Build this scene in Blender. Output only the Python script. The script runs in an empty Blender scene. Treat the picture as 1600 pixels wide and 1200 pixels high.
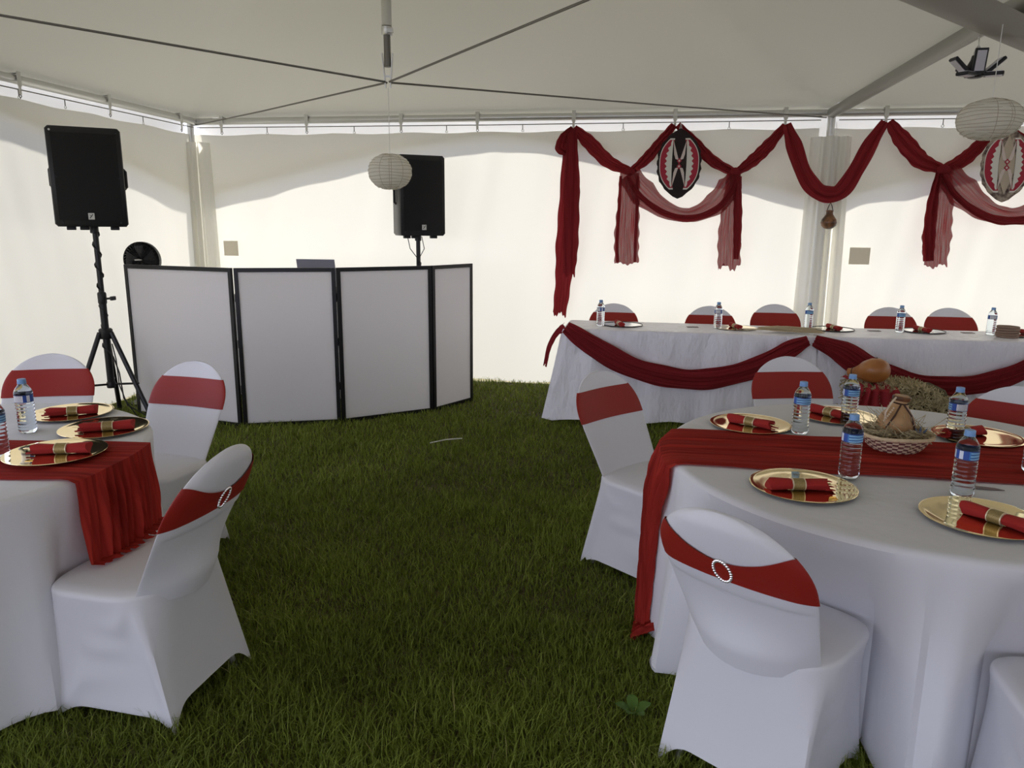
import bpy, math, random
import numpy as np
from mathutils import Vector, Matrix
random.seed(4); RNG = np.random.default_rng(7)
PI = math.pi
C = bpy.context.scene.collection
SC = bpy.context.scene

# ------------------------------------------------------------------ camera
FPX, PITCH, ROLL, CH = 1166.98, 0.2103, 0.0087, 1.5542
_F = Vector((0, math.cos(PITCH), -math.sin(PITCH))); _R0 = Vector((1, 0, 0)); _U0 = _R0.cross(_F)
_R = math.cos(ROLL)*_R0 + math.sin(ROLL)*_U0; _U = -math.sin(ROLL)*_R0 + math.cos(ROLL)*_U0
cam = bpy.data.objects.new('camera', bpy.data.cameras.new('camera')); C.objects.link(cam)
cam.data.sensor_width = 36; cam.data.lens = 36*FPX/1600; cam.data.clip_start = .05
m = Matrix((_R, _U, -_F)).transposed().to_4x4(); m.translation = (0, 0, CH); cam.matrix_world = m
SC.camera = cam
# ------------------------------------------------------------------ light
SC.view_settings.view_transform = 'Standard'; SC.view_settings.look = 'None'
SC.view_settings.gamma = 1; SC.view_settings.use_curve_mapping = False
SC.view_settings.exposure = 0.30
SC.cycles.use_denoising = True
SC.cycles.max_bounces = 14; SC.cycles.transmission_bounces = 12; SC.cycles.transparent_max_bounces = 16
SC.cycles.diffuse_bounces = 6; SC.cycles.caustics_reflective = False; SC.cycles.caustics_refractive = False
w = bpy.data.worlds.new('sky'); SC.world = w; w.use_nodes = True
nt = w.node_tree; bg = nt.nodes['Background']
tc = nt.nodes.new('ShaderNodeTexCoord'); sx = nt.nodes.new('ShaderNodeSeparateXYZ'); rp = nt.nodes.new('ShaderNodeValToRGB')
nt.links.new(tc.outputs['Generated'], sx.inputs[0]); nt.links.new(sx.outputs['Z'], rp.inputs[0]); nt.links.new(rp.outputs[0], bg.inputs[0])
rp.color_ramp.elements[0].position = 0.0; rp.color_ramp.elements[0].color = (.84, .86, 1.05, 1)
rp.color_ramp.elements[1].position = .7; rp.color_ramp.elements[1].color = (.36, .42, .62, 1)
bg.inputs[1].default_value = 2.55
sun = bpy.data.objects.new('sun', bpy.data.lights.new('sun', 'SUN')); C.objects.link(sun)
sun.data.energy = 13.5; sun.data.angle = .05; sun.data.color = (1, .95, .86)
SUN_AZ, SUN_EL = math.radians(118), math.radians(50)      # azimuth measured from +x
sd = Vector((math.cos(SUN_AZ)*math.cos(SUN_EL), math.sin(SUN_AZ)*math.cos(SUN_EL), math.sin(SUN_EL)))
sun.rotation_euler = sd.to_track_quat('Z', 'Y').to_euler()

# ------------------------------------------------------------------ frames of reference
def ray(u, v): return _F + _R*(u-800)/FPX - _U*(v-600)/FPX
def at(u, v, z):
    d = ray(u, v); t = (z-CH)/d.z; return Vector((d.x*t, d.y*t, z))
def aty(u, v, y):
    d = ray(u, v); t = y/d.y; return Vector((d.x*t, y, CH+d.z*t))
A = Vector((-3.2243, 7.883, 0)); YAW = .1585
EX = Vector((math.cos(YAW), -math.sin(YAW), 0)); EY = Vector((-math.sin(YAW), -math.cos(YAW), 0)); UP = Vector((0, 0, 1))
BAY = 6.08
def W(s, z, off=0): return A + EX*s + EY*off + UP*z        # on the back wall
def L(t, z, off=0): return A + EY*t + EX*off + UP*z        # on the left wall
def onw(u, v, off):
    d = ray(u, v); o = A + EY*off; t = EY.dot(o)/EY.dot(Vector((d.x, d.y, 0)))
    P = d*t + Vector((0, 0, CH)); return P

# ------------------------------------------------------------------ materials
def nodes(m): return m.node_tree.nodes, m.node_tree.links
def mat(name, col, rough=.6, metal=0, spec=.5, bump=None, var=None, trans=0, ior=1.45, sheen=0, alpha=1, emit=None, translucent=0, coat=0):
    m = bpy.data.materials.new(name); m.use_nodes = True; N, K = nodes(m); b = N['Principled BSDF']
    b.inputs['Base Color'].default_value = (*col, 1); b.inputs['Roughness'].default_value = rough; b.inputs['Metallic'].default_value = metal
    b.inputs['Specular IOR Level'].default_value = spec; b.inputs['Transmission Weight'].default_value = trans; b.inputs['IOR'].default_value = ior
    b.inputs['Sheen Weight'].default_value = sheen; b.inputs['Alpha'].default_value = alpha; b.inputs['Coat Weight'].default_value = coat
    tcn = N.new('ShaderNodeTexCoord')
    if var:                                   # (scale, second colour)
        n = N.new('ShaderNodeTexNoise'); n.inputs['Scale'].default_value = var[0]; n.inputs['Detail'].default_value = 5
        x = N.new('ShaderNodeMix'); x.data_type = 'RGBA'; x.inputs[6].default_value = (*col, 1); x.inputs[7].default_value = (*var[1], 1)
        K.new(tcn.outputs['Object'], n.inputs['Vector'])
        r = N.new('ShaderNodeMapRange'); r.inputs[1].default_value = .35; r.inputs[2].default_value = .65
        K.new(n.outputs['Fac'], r.inputs[0]); K.new(r.outputs[0], x.inputs[0]); K.new(x.outputs[2], b.inputs['Base Color'])
    if bump:                                  # (scale, strength, (stretch))
        n = N.new('ShaderNodeTexNoise'); n.inputs['Scale'].default_value = bump[0]; n.inputs['Detail'].default_value = 4
        mp = N.new('ShaderNodeMapping'); mp.inputs['Scale'].default_value = bump[2] if len(bump) > 2 else (1, 1, 1)
        K.new(tcn.outputs['Object'], mp.inputs[0]); K.new(mp.outputs[0], n.inputs['Vector'])
        bn = N.new('ShaderNodeBump'); bn.inputs['Strength'].default_value = bump[1]; bn.inputs['Distance'].default_value = bump[3] if len(bump) > 3 else .01
        K.new(n.outputs['Fac'], bn.inputs['Height']); K.new(bn.outputs[0], b.inputs['Normal'])
    if emit:
        b.inputs['Emission Color'].default_value = (*emit[0], 1); b.inputs['Emission Strength'].default_value = emit[1]
    if translucent:
        t = N.new('ShaderNodeBsdfTranslucent'); t.inputs[0].default_value = (*col, 1)
        x = N.new('ShaderNodeMixShader'); x.inputs[0].default_value = translucent
        K.new(b.outputs[0], x.inputs[1]); K.new(t.outputs[0], x.inputs[2]); K.new(x.outputs[0], N['Material Output'].inputs[0])
    return m
M = {}
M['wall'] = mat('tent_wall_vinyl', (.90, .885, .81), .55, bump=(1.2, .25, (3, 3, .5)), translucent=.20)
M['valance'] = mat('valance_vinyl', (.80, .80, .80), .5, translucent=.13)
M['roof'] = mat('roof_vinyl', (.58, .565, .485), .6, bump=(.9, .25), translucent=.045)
M['sleeve'] = mat('leg_sleeve_vinyl', (.88, .87, .81), .5, bump=(3, .3, (3, 3, .3)), translucent=.30)
M['alu'] = mat('aluminium', (.66, .66, .64), .38, .75)
M['beam'] = mat('dull_aluminium', (.33, .33, .30), .45, .5)
M['steel'] = mat('steel_wire', (.20, .19, .17), .5, .5)
M['strap'] = mat('white_strap', (.72, .72, .68), .7)
M['spandex'] = mat('white_spandex', (.80, .80, .84), .55, bump=(60, .03), sheen=.2, translucent=.08)
M['linen'] = mat('white_linen', (.82, .82, .86), .75, bump=(3.5, .5, (1, 1, .6), .03), translucent=.05)
M['satin'] = mat('white_satin', (.84, .83, .90), .30, bump=(5, .9, (2.2, 2.2, .9), .04), sheen=.2)
M['sash'] = mat('red_spandex_sash', (.30, .015, .009), .55, bump=(40, .05), sheen=0)
M['red'] = mat('red_napkin', (.38, .018, .014), .8, bump=(60, .2))
M['gold'] = mat('gold_mirror', (1.0, .80, .42), .05, 1.0)
M['silver'] = mat('silver_mirror', (.88, .87, .84), .10, 1.0)
M['darkrim'] = mat('dark_plate_rim', (.03, .03, .03), .3)
M['ring'] = mat('gold_ribbon', (.42, .32, .13), .5, .5, var=(300, (.30, .22, .09)))
M['ringedge'] = mat('pale_gold_edge', (.85, .72, .50), .4, .4)
M['black'] = mat('black_plastic', (.012, .012, .014), .45)
M['blackm'] = mat('black_metal', (.014, .014, .016), .35, .3)
M['grille'] = mat('speaker_grille', (.010, .010, .012), .55, .2, bump=(320, .9))
M['scrim'] = mat('white_scrim', (.93, .92, .95), .7, bump=(150, .05), translucent=.55)
M['laptop'] = mat('grey_laptop', (.30, .30, .36), .4, .6)
M['crystal'] = mat('rhinestone', (.92, .90, .90), .15, .8)
M['cap'] = mat('blue_cap', (.28, .50, .85), .35, translucent=.25)
M['water'] = mat('water_bottle', (.86, .94, 1.0), .03, 0, .5, trans=1, ior=1.31)
M['pad'] = mat('white_badge', (.65, .65, .62), .5)
M['patch'] = mat('vinyl_patch', (.80, .76, .66), .6, bump=(30, .2), translucent=.35)
M['hay'] = mat('hay', (.62, .53, .33), .9, var=(25, (.32, .26, .14)))
M['haydark'] = mat('hay_core', (.10, .08, .04), 1)
M['leather'] = mat('dark_leather', (.05, .02, .012), .6)
M['bead'] = mat('beads', (.62, .50, .36), .4)
M['jute'] = mat('jute_rope', (.28, .19, .14), .9, bump=(90, .6))
M['pampas'] = mat('pale_fibre', (.62, .52, .34), .9)
M['card'] = mat('grey_card', (.16, .16, .17), .6, var=(60, (.25, .16, .16)))
M['paper'] = mat('paper_lantern', (.92, .90, .82), .9, translucent=.45)
M['wire'] = mat('lantern_wire', (.50, .44, .36), .8)
M['led'] = mat('led_panel', (.62, .60, .66), .3)
M['gutter'] = mat('gutter_vinyl', (.44, .42, .385), .6, bump=(4, .2))
M['string'] = mat('white_string', (.85, .85, .82), .7)
M['shred'] = mat('red_shawl', (.33, .02, .03), .85, bump=(40, .4))
M['basket'] = mat('basket_weave', (.50, .38, .25), .85)
_N, _K = nodes(M['basket']); _c = _N.new('ShaderNodeTexChecker'); _c.inputs['Scale'].default_value = 1; _c.inputs[1].default_value = (.60, .46, .32, 1); _c.inputs[2].default_value = (.15, .05, .045, 1)
_m = _N.new('ShaderNodeMapping'); _m.inputs['Scale'].default_value = (36, 7, 1); _u = _N.new('ShaderNodeUVMap'); _K.new(_u.outputs[0], _m.inputs[0]); _K.new(_m.outputs[0], _c.inputs['Vector']); _K.new(_c.outputs[0], _N['Principled BSDF'].inputs['Base Color'])
M['rim'] = mat('basket_rim', (.66, .52, .33), .8, bump=(120, .4))
M['blueflower'] = mat('blue_cloth', (.16, .22, .36), .8)
M['weed'] = mat('weed_leaf', (.10, .20, .03), .5, translucent=.2)

def sheer(name, col, cover, fray=55):
    """gauze: thin thread streaks along v, partly transparent"""
    m = bpy.data.materials.new(name); m.use_nodes = True; N, K = nodes(m); b = N['Principled BSDF']
    b.inputs['Roughness'].default_value = .85; b.inputs['Specular IOR Level'].default_value = .15
    uv = N.new('ShaderNodeUVMap'); mp = N.new('ShaderNodeMapping'); mp.inputs['Scale'].default_value = (fray, 3, 1)
    n = N.new('ShaderNodeTexNoise'); n.inputs['Scale'].default_value = 1; n.inputs['Detail'].default_value = 5
    K.new(uv.outputs[0], mp.inputs[0]); K.new(mp.outputs[0], n.inputs['Vector'])
    x = N.new('ShaderNodeMix'); x.data_type = 'RGBA'
    x.inputs[6].default_value = (col[0]*.62, col[1]*.5, col[2]*.5, 1); x.inputs[7].default_value = (*[min(1, c*1.35) for c in col], 1)
    r = N.new('ShaderNodeMapRange'); r.inputs[1].default_value = .32; r.inputs[2].default_value = .68
    K.new(n.outputs['Fac'], r.inputs[0]); K.new(r.outputs[0], x.inputs[0]); K.new(x.outputs[2], b.inputs['Base Color'])
    bn = N.new('ShaderNodeBump'); bn.inputs['Strength'].default_value = .6; bn.inputs['Distance'].default_value = .006
    K.new(n.outputs['Fac'], bn.inputs['Height']); K.new(bn.outputs[0], b.inputs['Normal'])
    t = N.new('ShaderNodeBsdfTranslucent'); K.new(x.outputs[2], t.inputs[0])
    mx = N.new('ShaderNodeMixShader'); mx.inputs[0].default_value = .35; K.new(b.outputs[0], mx.inputs[1]); K.new(t.outputs[0], mx.inputs[2])
    tr = N.new('ShaderNodeBsdfTransparent'); r2 = N.new('ShaderNodeMapRange')
    r2.inputs[1].default_value = .35; r2.inputs[2].default_value = .65; r2.inputs[3].default_value = max(0, cover-.18); r2.inputs[4].default_value = min(1, cover+.12)
    K.new(n.outputs['Fac'], r2.inputs[0])
    my = N.new('ShaderNodeMixShader'); K.new(r2.outputs[0], my.inputs[0]); K.new(tr.outputs[0], my.inputs[1]); K.new(mx.outputs[0], my.inputs[2])
    K.new(my.outputs[0], N['Material Output'].inputs[0]); return m
M['gauze'] = sheer('dark_red_gauze', (.27, .026, .032), 1.25)
M['gauze_thin'] = sheer('thin_red_gauze', (.27, .026, .030), 1.0, 40)
M['runner'] = sheer('red_runner_gauze', (.44, .040, .028), 1.25, 26)

def grass_mats():
    m = bpy.data.materials.new('grass_blades'); m.use_nodes = True; N, K = nodes(m); b = N['Principled BSDF']
    a = N.new('ShaderNodeAttribute'); a.attribute_name = 'tone'
    r = N.new('ShaderNodeValToRGB'); e = r.color_ramp.elements
    e[0].position = 0; e[0].color = (.075, .088, .012, 1); e[1].position = 1; e[1].color = (.48, .42, .17, 1)
    q = r.color_ramp.elements.new(.45); q.color = (.205, .262, .030, 1); q = r.color_ramp.elements.new(.82); q.color = (.36, .44, .075, 1)
    K.new(a.outputs['Fac'], r.inputs[0]); K.new(r.outputs[0], b.inputs['Base Color']); b.inputs['Roughness'].default_value = .55
    b.inputs['Specular IOR Level'].default_value = .3
    t = N.new('ShaderNodeBsdfTranslucent'); K.new(r.outputs[0], t.inputs[0]); x = N.new('ShaderNodeMixShader'); x.inputs[0].default_value = .25
    K.new(b.outputs[0], x.inputs[1]); K.new(t.outputs[0], x.inputs[2]); K.new(x.outputs[0], N['Material Output'].inputs[0])
    g = mat('soil_and_thatch', (.055, .055, .018), .95, var=(14, (.11, .09, .04)), bump=(60, .6))
    return m, g
M['blade'], M['soil'] = grass_mats()

def angular_mat(name, fn):
    m = bpy.data.materials.new(name); m.use_nodes = True; fn(m); return m
def label_fn(m):
    """printed bottle wrap: blue water picture, dark blue panel, white bar-code panel, thin dark borders"""
    N, K = nodes(m); b = N['Principled BSDF']; b.inputs['Roughness'].default_value = .35
    uv = N.new('ShaderNodeUVMap'); s = N.new('ShaderNodeSeparateXYZ'); K.new(uv.outputs[0], s.inputs[0])
    ru = N.new('ShaderNodeValToRGB'); ru.color_ramp.interpolation = 'CONSTANT'
    e = ru.color_ramp.elements; e[0].position = 0; e[0].color = (.03, .09, .38, 1); e[1].position = .08; e[1].color = (.80, .82, .84, 1)
    for p, c in ((.30, (.03, .09, .38)), (.36, (.75, .80, .88)), (.42, (.03, .09, .38)), (.50, (.05, .22, .55))):
        q = e.new(p); q.color = (*c, 1)
    K.new(s.outputs[0], ru.inputs[0])
    wv = N.new('ShaderNodeTexWave'); wv.wave_type = 'BANDS'; wv.bands_direction = 'Y'; wv.inputs['Scale'].default_value = .35; wv.inputs['Distortion'].default_value = 3
    mp = N.new('ShaderNodeMapping'); mp.inputs['Scale'].default_value = (9, 3, 1); K.new(uv.outputs[0], mp.inputs[0]); K.new(mp.outputs[0], wv.inputs[0])
    rw = N.new('ShaderNodeValToRGB'); rw.color_ramp.elements[0].color = (.02, .10, .34, 1); rw.color_ramp.elements[1].color = (.30, .58, .80, 1); K.new(wv.outputs[0], rw.inputs[0])
    br = N.new('ShaderNodeTexWave'); br.bands_direction = 'X'; br.inputs['Scale'].default_value = 14; br.inputs['Distortion'].default_value = 2.5; K.new(uv.outputs[0], br.inputs[0])
    def mth(op, a, b2):
        n = N.new('ShaderNodeMath'); n.operation = op
        for i, x in enumerate((a, b2)):
            if hasattr(x, 'links'): K.new(x, n.inputs[i])
            else: n.inputs[i].default_value = x
        return n.outputs[0]
    def mix(f, a, b2):
        n = N.new('ShaderNodeMix'); n.data_type = 'RGBA'; K.new(f, n.inputs[0])
        for i, x in ((6, a), (7, b2)):
            if hasattr(x, 'links'): K.new(x, n.inputs[i])
            else: n.inputs[i].default_value = (*x, 1)
        return n.outputs[2]
    pic = mth('GREATER_THAN', s.outputs[0], .52)
    c1 = mix(pic, ru.outputs[0], rw.outputs[0])
    bar = mth('MULTIPLY', mth('MULTIPLY', mth('GREATER_THAN', s.outputs[0], .10), mth('LESS_THAN', s.outputs[0], .28)), mth('GREATER_THAN', br.outputs[0], .62))
    c2 = mix(bar, c1, (.30, .31, .36))
    edge = mth('ADD', mth('LESS_THAN', s.outputs[1], .07), mth('GREATER_THAN', s.outputs[1], .93))
    c3 = mix(edge, c2, (.03, .05, .20)); K.new(c3, b.inputs['Base Color'])
M['label'] = angular_mat('bottle_label', label_fn)
def gourd_fn(m):
    N, K = nodes(m); b = N['Principled BSDF']; b.inputs['Roughness'].default_value = .33
    t = N.new('ShaderNodeTexCoord'); n = N.new('ShaderNodeTexNoise'); n.inputs['Scale'].default_value = 9; n.inputs['Detail'].default_value = 6
    K.new(t.outputs['Object'], n.inputs['Vector']); r = N.new('ShaderNodeValToRGB'); e = r.color_ramp.elements
    e[0].position = .3; e[0].color = (.50, .20, .05, 1); e[1].position = .7; e[1].color = (.34, .12, .035, 1); K.new(n.outputs['Fac'], r.inputs[0]); K.new(r.outputs[0], b.inputs['Base Color'])
M['gourd'] = angular_mat('orange_gourd', gourd_fn)
M['gourdtan'] = mat('tan_gourd', (.46, .27, .12), .5, var=(12, (.30, .17, .08)))
M['gourddark'] = mat('burnt_gourd', (.30, .13, .05), .3, var=(16, (.035, .018, .012)))

# ------------------------------------------------------------------ object helpers
def tag(o, label, cat, group=None):
    o['label'] = label; o['category'] = cat
    if group: o['group'] = group
    return o
def thing(name, label, cat, loc=(0, 0, 0), rz=0, group=None):
    o = bpy.data.objects.new(name, None); C.objects.link(o); o.location = loc; o.rotation_euler = (0, 0, rz); o.empty_display_size = .05
    return tag(o, label, cat, group)
class MB:
    def __init__(s): s.v = []; s.f = []; s.uv = []; s.hasuv = False
    def add(s, vs, fs, uvs=None):
        k = len(s.v); s.v += [tuple(v) for v in vs]; s.f += [tuple(i+k for i in f) for f in fs]
        s.uv += list(uvs) if uvs else [(0, 0)]*len(vs); s.hasuv = s.hasuv or bool(uvs); return s
    def build(s, name, m, parent=None, smooth=True, label=None):
        me = bpy.data.meshes.new(name); me.from_pydata(s.v, [], s.f)
        if s.hasuv:
            l = me.uv_layers.new(name='UVMap'); idx = np.empty(len(me.loops), dtype=np.int32); me.loops.foreach_get('vertex_index', idx)
            l.data.foreach_set('uv', np.array(s.uv, dtype=np.float32)[idx].ravel())
        me.materials.append(M[m] if isinstance(m, str) else m); me.update()
        if smooth:
            me.polygons.foreach_set('use_smooth', [True]*len(me.polygons))
            try: me.set_sharp_from_angle(angle=math.radians(42))
            except Exception: pass
        o = bpy.data.objects.new(name, me); C.objects.link(o); o.parent = parent
        if label: o['label'] = label
        return o
    def grid(s, P, closeu=False, uv=True):
        """P[j][i]: rows j (v), columns i (u)"""
        nv, nu = len(P), len(P[0]); vs = [p for r in P for p in r]; fs = []
        for j in range(nv-1):
            for i in range(nu if closeu else nu-1):
                a, b = j*nu+i, j*nu+(i+1) % nu; fs.append((a, b, b+nu, a+nu))
        uvs = [(i/(nu-1), j/(nv-1)) for j in range(nv) for i in range(nu)] if uv else None
        return s.add(vs, fs, uvs)
    def loft(s, rings, cap0=True, cap1=True):
        s.grid(rings, True, False); n = len(rings[0]); k = len(s.v)-n*len(rings)
        if cap0: s.f.append(tuple(k+i for i in reversed(range(n))))
        if cap1: s.f.append(tuple(len(s.v)-n+i for i in range(n)))
        return s
    def tube(s, pts, r, n=8, cap=True):
        pts = [Vector(p) for p in pts]; rings = []; rr = r if isinstance(r, (list, tuple)) else [r]*len(pts)
        t0 = (pts[1]-pts[0]).normalized(); ref = UP if abs(t0.z) < .9 else Vector((1, 0, 0)); x = t0.cross(ref).normalized()
        for i, p in enumerate(pts):
            t = (pts[min(i+1, len(pts)-1)]-pts[max(i-1, 0)]).normalized(); x = (x - t*x.dot(t)).normalized(); y = t.cross(x)
            rings.append([p + (x*math.cos(a)+y*math.sin(a))*rr[i] for a in [2*PI*k/n for k in range(n)]])
        return s.loft(rings, cap, cap)
    def box(s, c, d, rz=0, bev=0, R=None):
        c = Vector(c); x, y, z = [k/2 for k in d]
        R = R or Matrix.Rotation(rz, 3, 'Z')
        if bev <= 0:
            vs = [c+R@Vector((a*x, b*y, e*z)) for e in (-1, 1) for a, b in ((-1, -1), (1, -1), (1, 1), (-1, 1))]
            return s.add(vs, [(3, 2, 1, 0), (4, 5, 6, 7), (0, 1, 5, 4), (1, 2, 6, 5), (2, 3, 7, 6), (3, 0, 4, 7)])
        rings = []
        for e, o in ((-1, bev), (-1, 0), (1, 0), (1, bev)):
            zz = e*(z if o else z-bev); g = []
            for a, b, st in ((-1, -1, PI), (1, -1, 1.5*PI), (1, 1, 0), (-1, 1, .5*PI)):
                for k in range(3):
                    an = st+k*PI/4; g.append(c+R@Vector((a*(x-bev)+(bev-o*.6)*math.cos(an), b*(y-bev)+(bev-o*.6)*math.sin(an), zz)))
            rings.append(g)
        return s.loft(rings)
    def lathe(s, prof, n=24, c=(0, 0, 0), cap0=True, cap1=True, fn=None):
        rings = []
        for r, z in prof:
            rings.append([Vector((c[0]+r*math.cos(2*PI*k/n)*(fn(2*PI*k/n, z) if fn else 1), c[1]+r*math.sin(2*PI*k/n)*(fn(2*PI*k/n, z) if fn else 1), c[2]+z)) for k in range(n)])
        return s.loft(rings, cap0, cap1)
def copy_tree(o, parent=None):
    c = o.copy(); C.objects.link(c); c.parent = parent
    for ch in list(o.children): copy_tree(ch, c)
    return c
def place(root, loc, rz, label, used, group=None):
    """the first call moves the prototype, later calls copy it"""
    o = root if not used else copy_tree(root)
    used.append(1); o.location = loc; o.rotation_euler = (0, 0, rz); o['label'] = label
    if group: o['group'] = group
    return o
def struct(o): o['kind'] = 'structure'; return o
def lerp(a, b, t): return a+(b-a)*t
def sn(x, *ph): return sum(math.sin(x*k+p)*w for k, p, w in ph)

# ------------------------------------------------------------------ ground
g = MB(); n = 30
g.grid([[Vector((-25+50*i/n, -18+45*j/n, 0)) for i in range(n+1)] for j in range(n+1)]); struct(g.build('floor', 'soil'))
def grass():
    def zone(x0, x1, y0, y1, dens, hh, ww, clear=None):
        k = int((x1-x0)*(y1-y0)*dens); x = RNG.uniform(x0, x1, k); y = RNG.uniform(y0, y1, k)
        return x, y, np.full(k, hh), np.full(k, ww)
    Z = [zone(-2.3, 1.9, 1.35, 2.7, 17000, .060, .0032), zone(-3.2, 2.0, 2.7, 4.2, 10000, .052, .0036), zone(-3.9, 2.6, 4.2, 6.0, 5600, .046, .0046), zone(-4.2, 2.6, 6.0, 8.3, 3300, .040, .006), zone(1.9, 5.2, 2.4, 6.9, 2200, .04, .006)]
    x, y, h, wd = [np.concatenate(q) for q in zip(*Z)]
    gx, gy = x-A.x, y-A.y; keep = (x > -.70*y-.35) & (x < .80*y+.6) & (gx*EX.x+gy*EX.y > .03) & (gx*EY.x+gy*EY.y > .03); x, y, h, wd = x[keep], y[keep], h[keep], wd[keep]; n = len(x)
    def fld(fx, seed):
        r = np.random.default_rng(seed); o = 0
        for _ in range(7):
            a = r.uniform(0, 2*PI); f = fx*r.uniform(.6, 1.8); o = o+np.sin((x*np.cos(a)+y*np.sin(a))*f+r.uniform(0, 6))
        return o/7
    c1, c2, c3 = fld(2.6, 1), fld(11, 2), fld(4.5, 5)
    h = h*(1+.55*c2+.35*c1)*RNG.uniform(.45, 1.35, n); lean = RNG.uniform(.15, 1.1, n)*h; az = RNG.uniform(0, 2*PI, n)+c3*1.5
    fa = az+RNG.uniform(-.6, .6, n)+PI/2
    dx, dy = np.cos(az), np.sin(az); sx_, sy_ = np.cos(fa)*wd/2, np.sin(fa)*wd/2
    V = np.empty((n, 5, 3), dtype=np.float32)
    for k, (t, lz, ws) in enumerate(((0, 0, 1), (0, 0, -1), (.5, .62, .85), (.5, .62, -.85), (1, 1, 0))):
        V[:, k, 0] = x+dx*lean*t**1.7+sx_*ws; V[:, k, 1] = y+dy*lean*t**1.7+sy_*ws; V[:, k, 2] = h*lz*.92-.002
    b = np.arange(n, dtype=np.int32)[:, None]*5
    tri = np.concatenate([b+np.array([[0, 1, 3]]), b+np.array([[0, 3, 2]]), b+np.array([[2, 3, 4]])], 1).reshape(-1)
    me = bpy.data.meshes.new('grass'); nt_ = n*3
    me.vertices.add(n*5); me.vertices.foreach_set('co', V.ravel()); me.loops.add(nt_*3); me.loops.foreach_set('vertex_index', tri)
    me.polygons.add(nt_); me.polygons.foreach_set('loop_start', np.arange(0, nt_*3, 3, dtype=np.int32)); me.update(calc_edges=True)
    tone = np.clip(.42+.20*c1+.14*c3+RNG.normal(0, .13, n)+(RNG.random(n) < .05)*.35, 0, 1)
    at_ = me.attributes.new('tone', 'FLOAT', 'POINT'); at_.data.foreach_set('value', np.repeat(tone, 5).astype(np.float32))
    me.materials.append(M['blade']); o = bpy.data.objects.new('grass', me); C.objects.link(o); o['kind'] = 'stuff'; tag(o, 'green lawn grass covering the tent floor', 'grass')
grass()

# ------------------------------------------------------------------ tent walls, roof
ZT, ZR = 2.412, 2.53
def wallsheet(name, P, s0, s1, m='wall', seed=0, amp=.012, z1=ZT, bottom=.015):
    r = random.Random(seed); ph = [(r.uniform(2, 9), r.uniform(0, 6), r.uniform(.3, 1)) for _ in range(7)]; ph2 = [(r.uniform(9, 28), r.uniform(0, 6), r.uniform(.1, .4)) for _ in range(6)]
    nu, nv = max(30, int((s1-s0)*26)), 36; rows = []
    for j in range(nv+1):
        t = j/nv; row = []
        for i in range(nu+1):
            s = lerp(s0, s1, i/nu); z = bottom+(z1-bottom)*t
            d = amp*(sn(s*(1+.06*t)+t*.25, *ph)*(.35+.65*math.sin(PI*min(1, t*1.05)))*.5 + sn(s-t*.5, *ph2)*.35*(.4+.6*t**2))
            zz = z-(.006*(1-math.cos(2*PI*s/.75)) if j == nv else 0)+(.010*math.sin(s*7)*(j == 0))
            row.append(P(s, zz, .0+d))
        rows.append(row)
    return MB().grid(rows).build(name, m)
struct(wallsheet('wall_back', W, .0, 6.0, seed=1))
struct(wallsheet('wall_back', W, 6.12, 12.3, seed=2, amp=.02))
struct(wallsheet('wall_left', L, .0, 3.7, seed=3, amp=.008))
# outer valance outside the walls; unseen scalloped edge shaped to cast arched shade
def valance(P, n_b):
    g = MB(); rows = []; N_ = 60*n_b
    for t in (0, .1, .25, .4, .6, .8, 1):
        row = []
        for i in range(N_+1):
            s = BAY*n_b*i/N_; q = (s % BAY)/BAY; dip = .06+.58*abs(2*q-1)**1.35
            row.append(P(s, ZR+.045-(dip+.135)*max(0, t-.05)/.95, (-.10-.004*math.sin(s*5))*min(1, t/.1)))
        rows.append(row)
    return g.grid(rows).build('trim_1', 'valance')
struct(valance(W, 2)); struct(valance(L, 1))
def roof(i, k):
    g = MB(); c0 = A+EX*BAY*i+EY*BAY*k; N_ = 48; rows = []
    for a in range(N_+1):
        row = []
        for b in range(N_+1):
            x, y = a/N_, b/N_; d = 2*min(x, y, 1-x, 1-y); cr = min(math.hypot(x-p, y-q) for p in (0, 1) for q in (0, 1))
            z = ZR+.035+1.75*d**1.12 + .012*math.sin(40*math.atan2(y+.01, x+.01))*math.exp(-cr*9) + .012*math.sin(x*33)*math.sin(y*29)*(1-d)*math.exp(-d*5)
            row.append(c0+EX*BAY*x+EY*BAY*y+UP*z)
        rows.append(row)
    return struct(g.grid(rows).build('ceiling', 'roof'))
roof(0, 0); roof(1, 0); roof(0, 1); roof(1, 1)  # last two bays are unseen, added over the camera to cut sky light
struct(wallsheet('wall_right_added', lambda t, z, off: A+EX*(2*BAY+.3+off)+EY*t+UP*z, .1, 2*BAY, seed=5))  # unseen wall added to block blue sky and bounce neutral light
struct(wallsheet('wall_front_added', lambda t, z, off: A+EX*t+EY*(2*BAY+off)+UP*z, BAY, 2*BAY, seed=6))  # unseen wall behind the camera, added to screen sky light from the right

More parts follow.
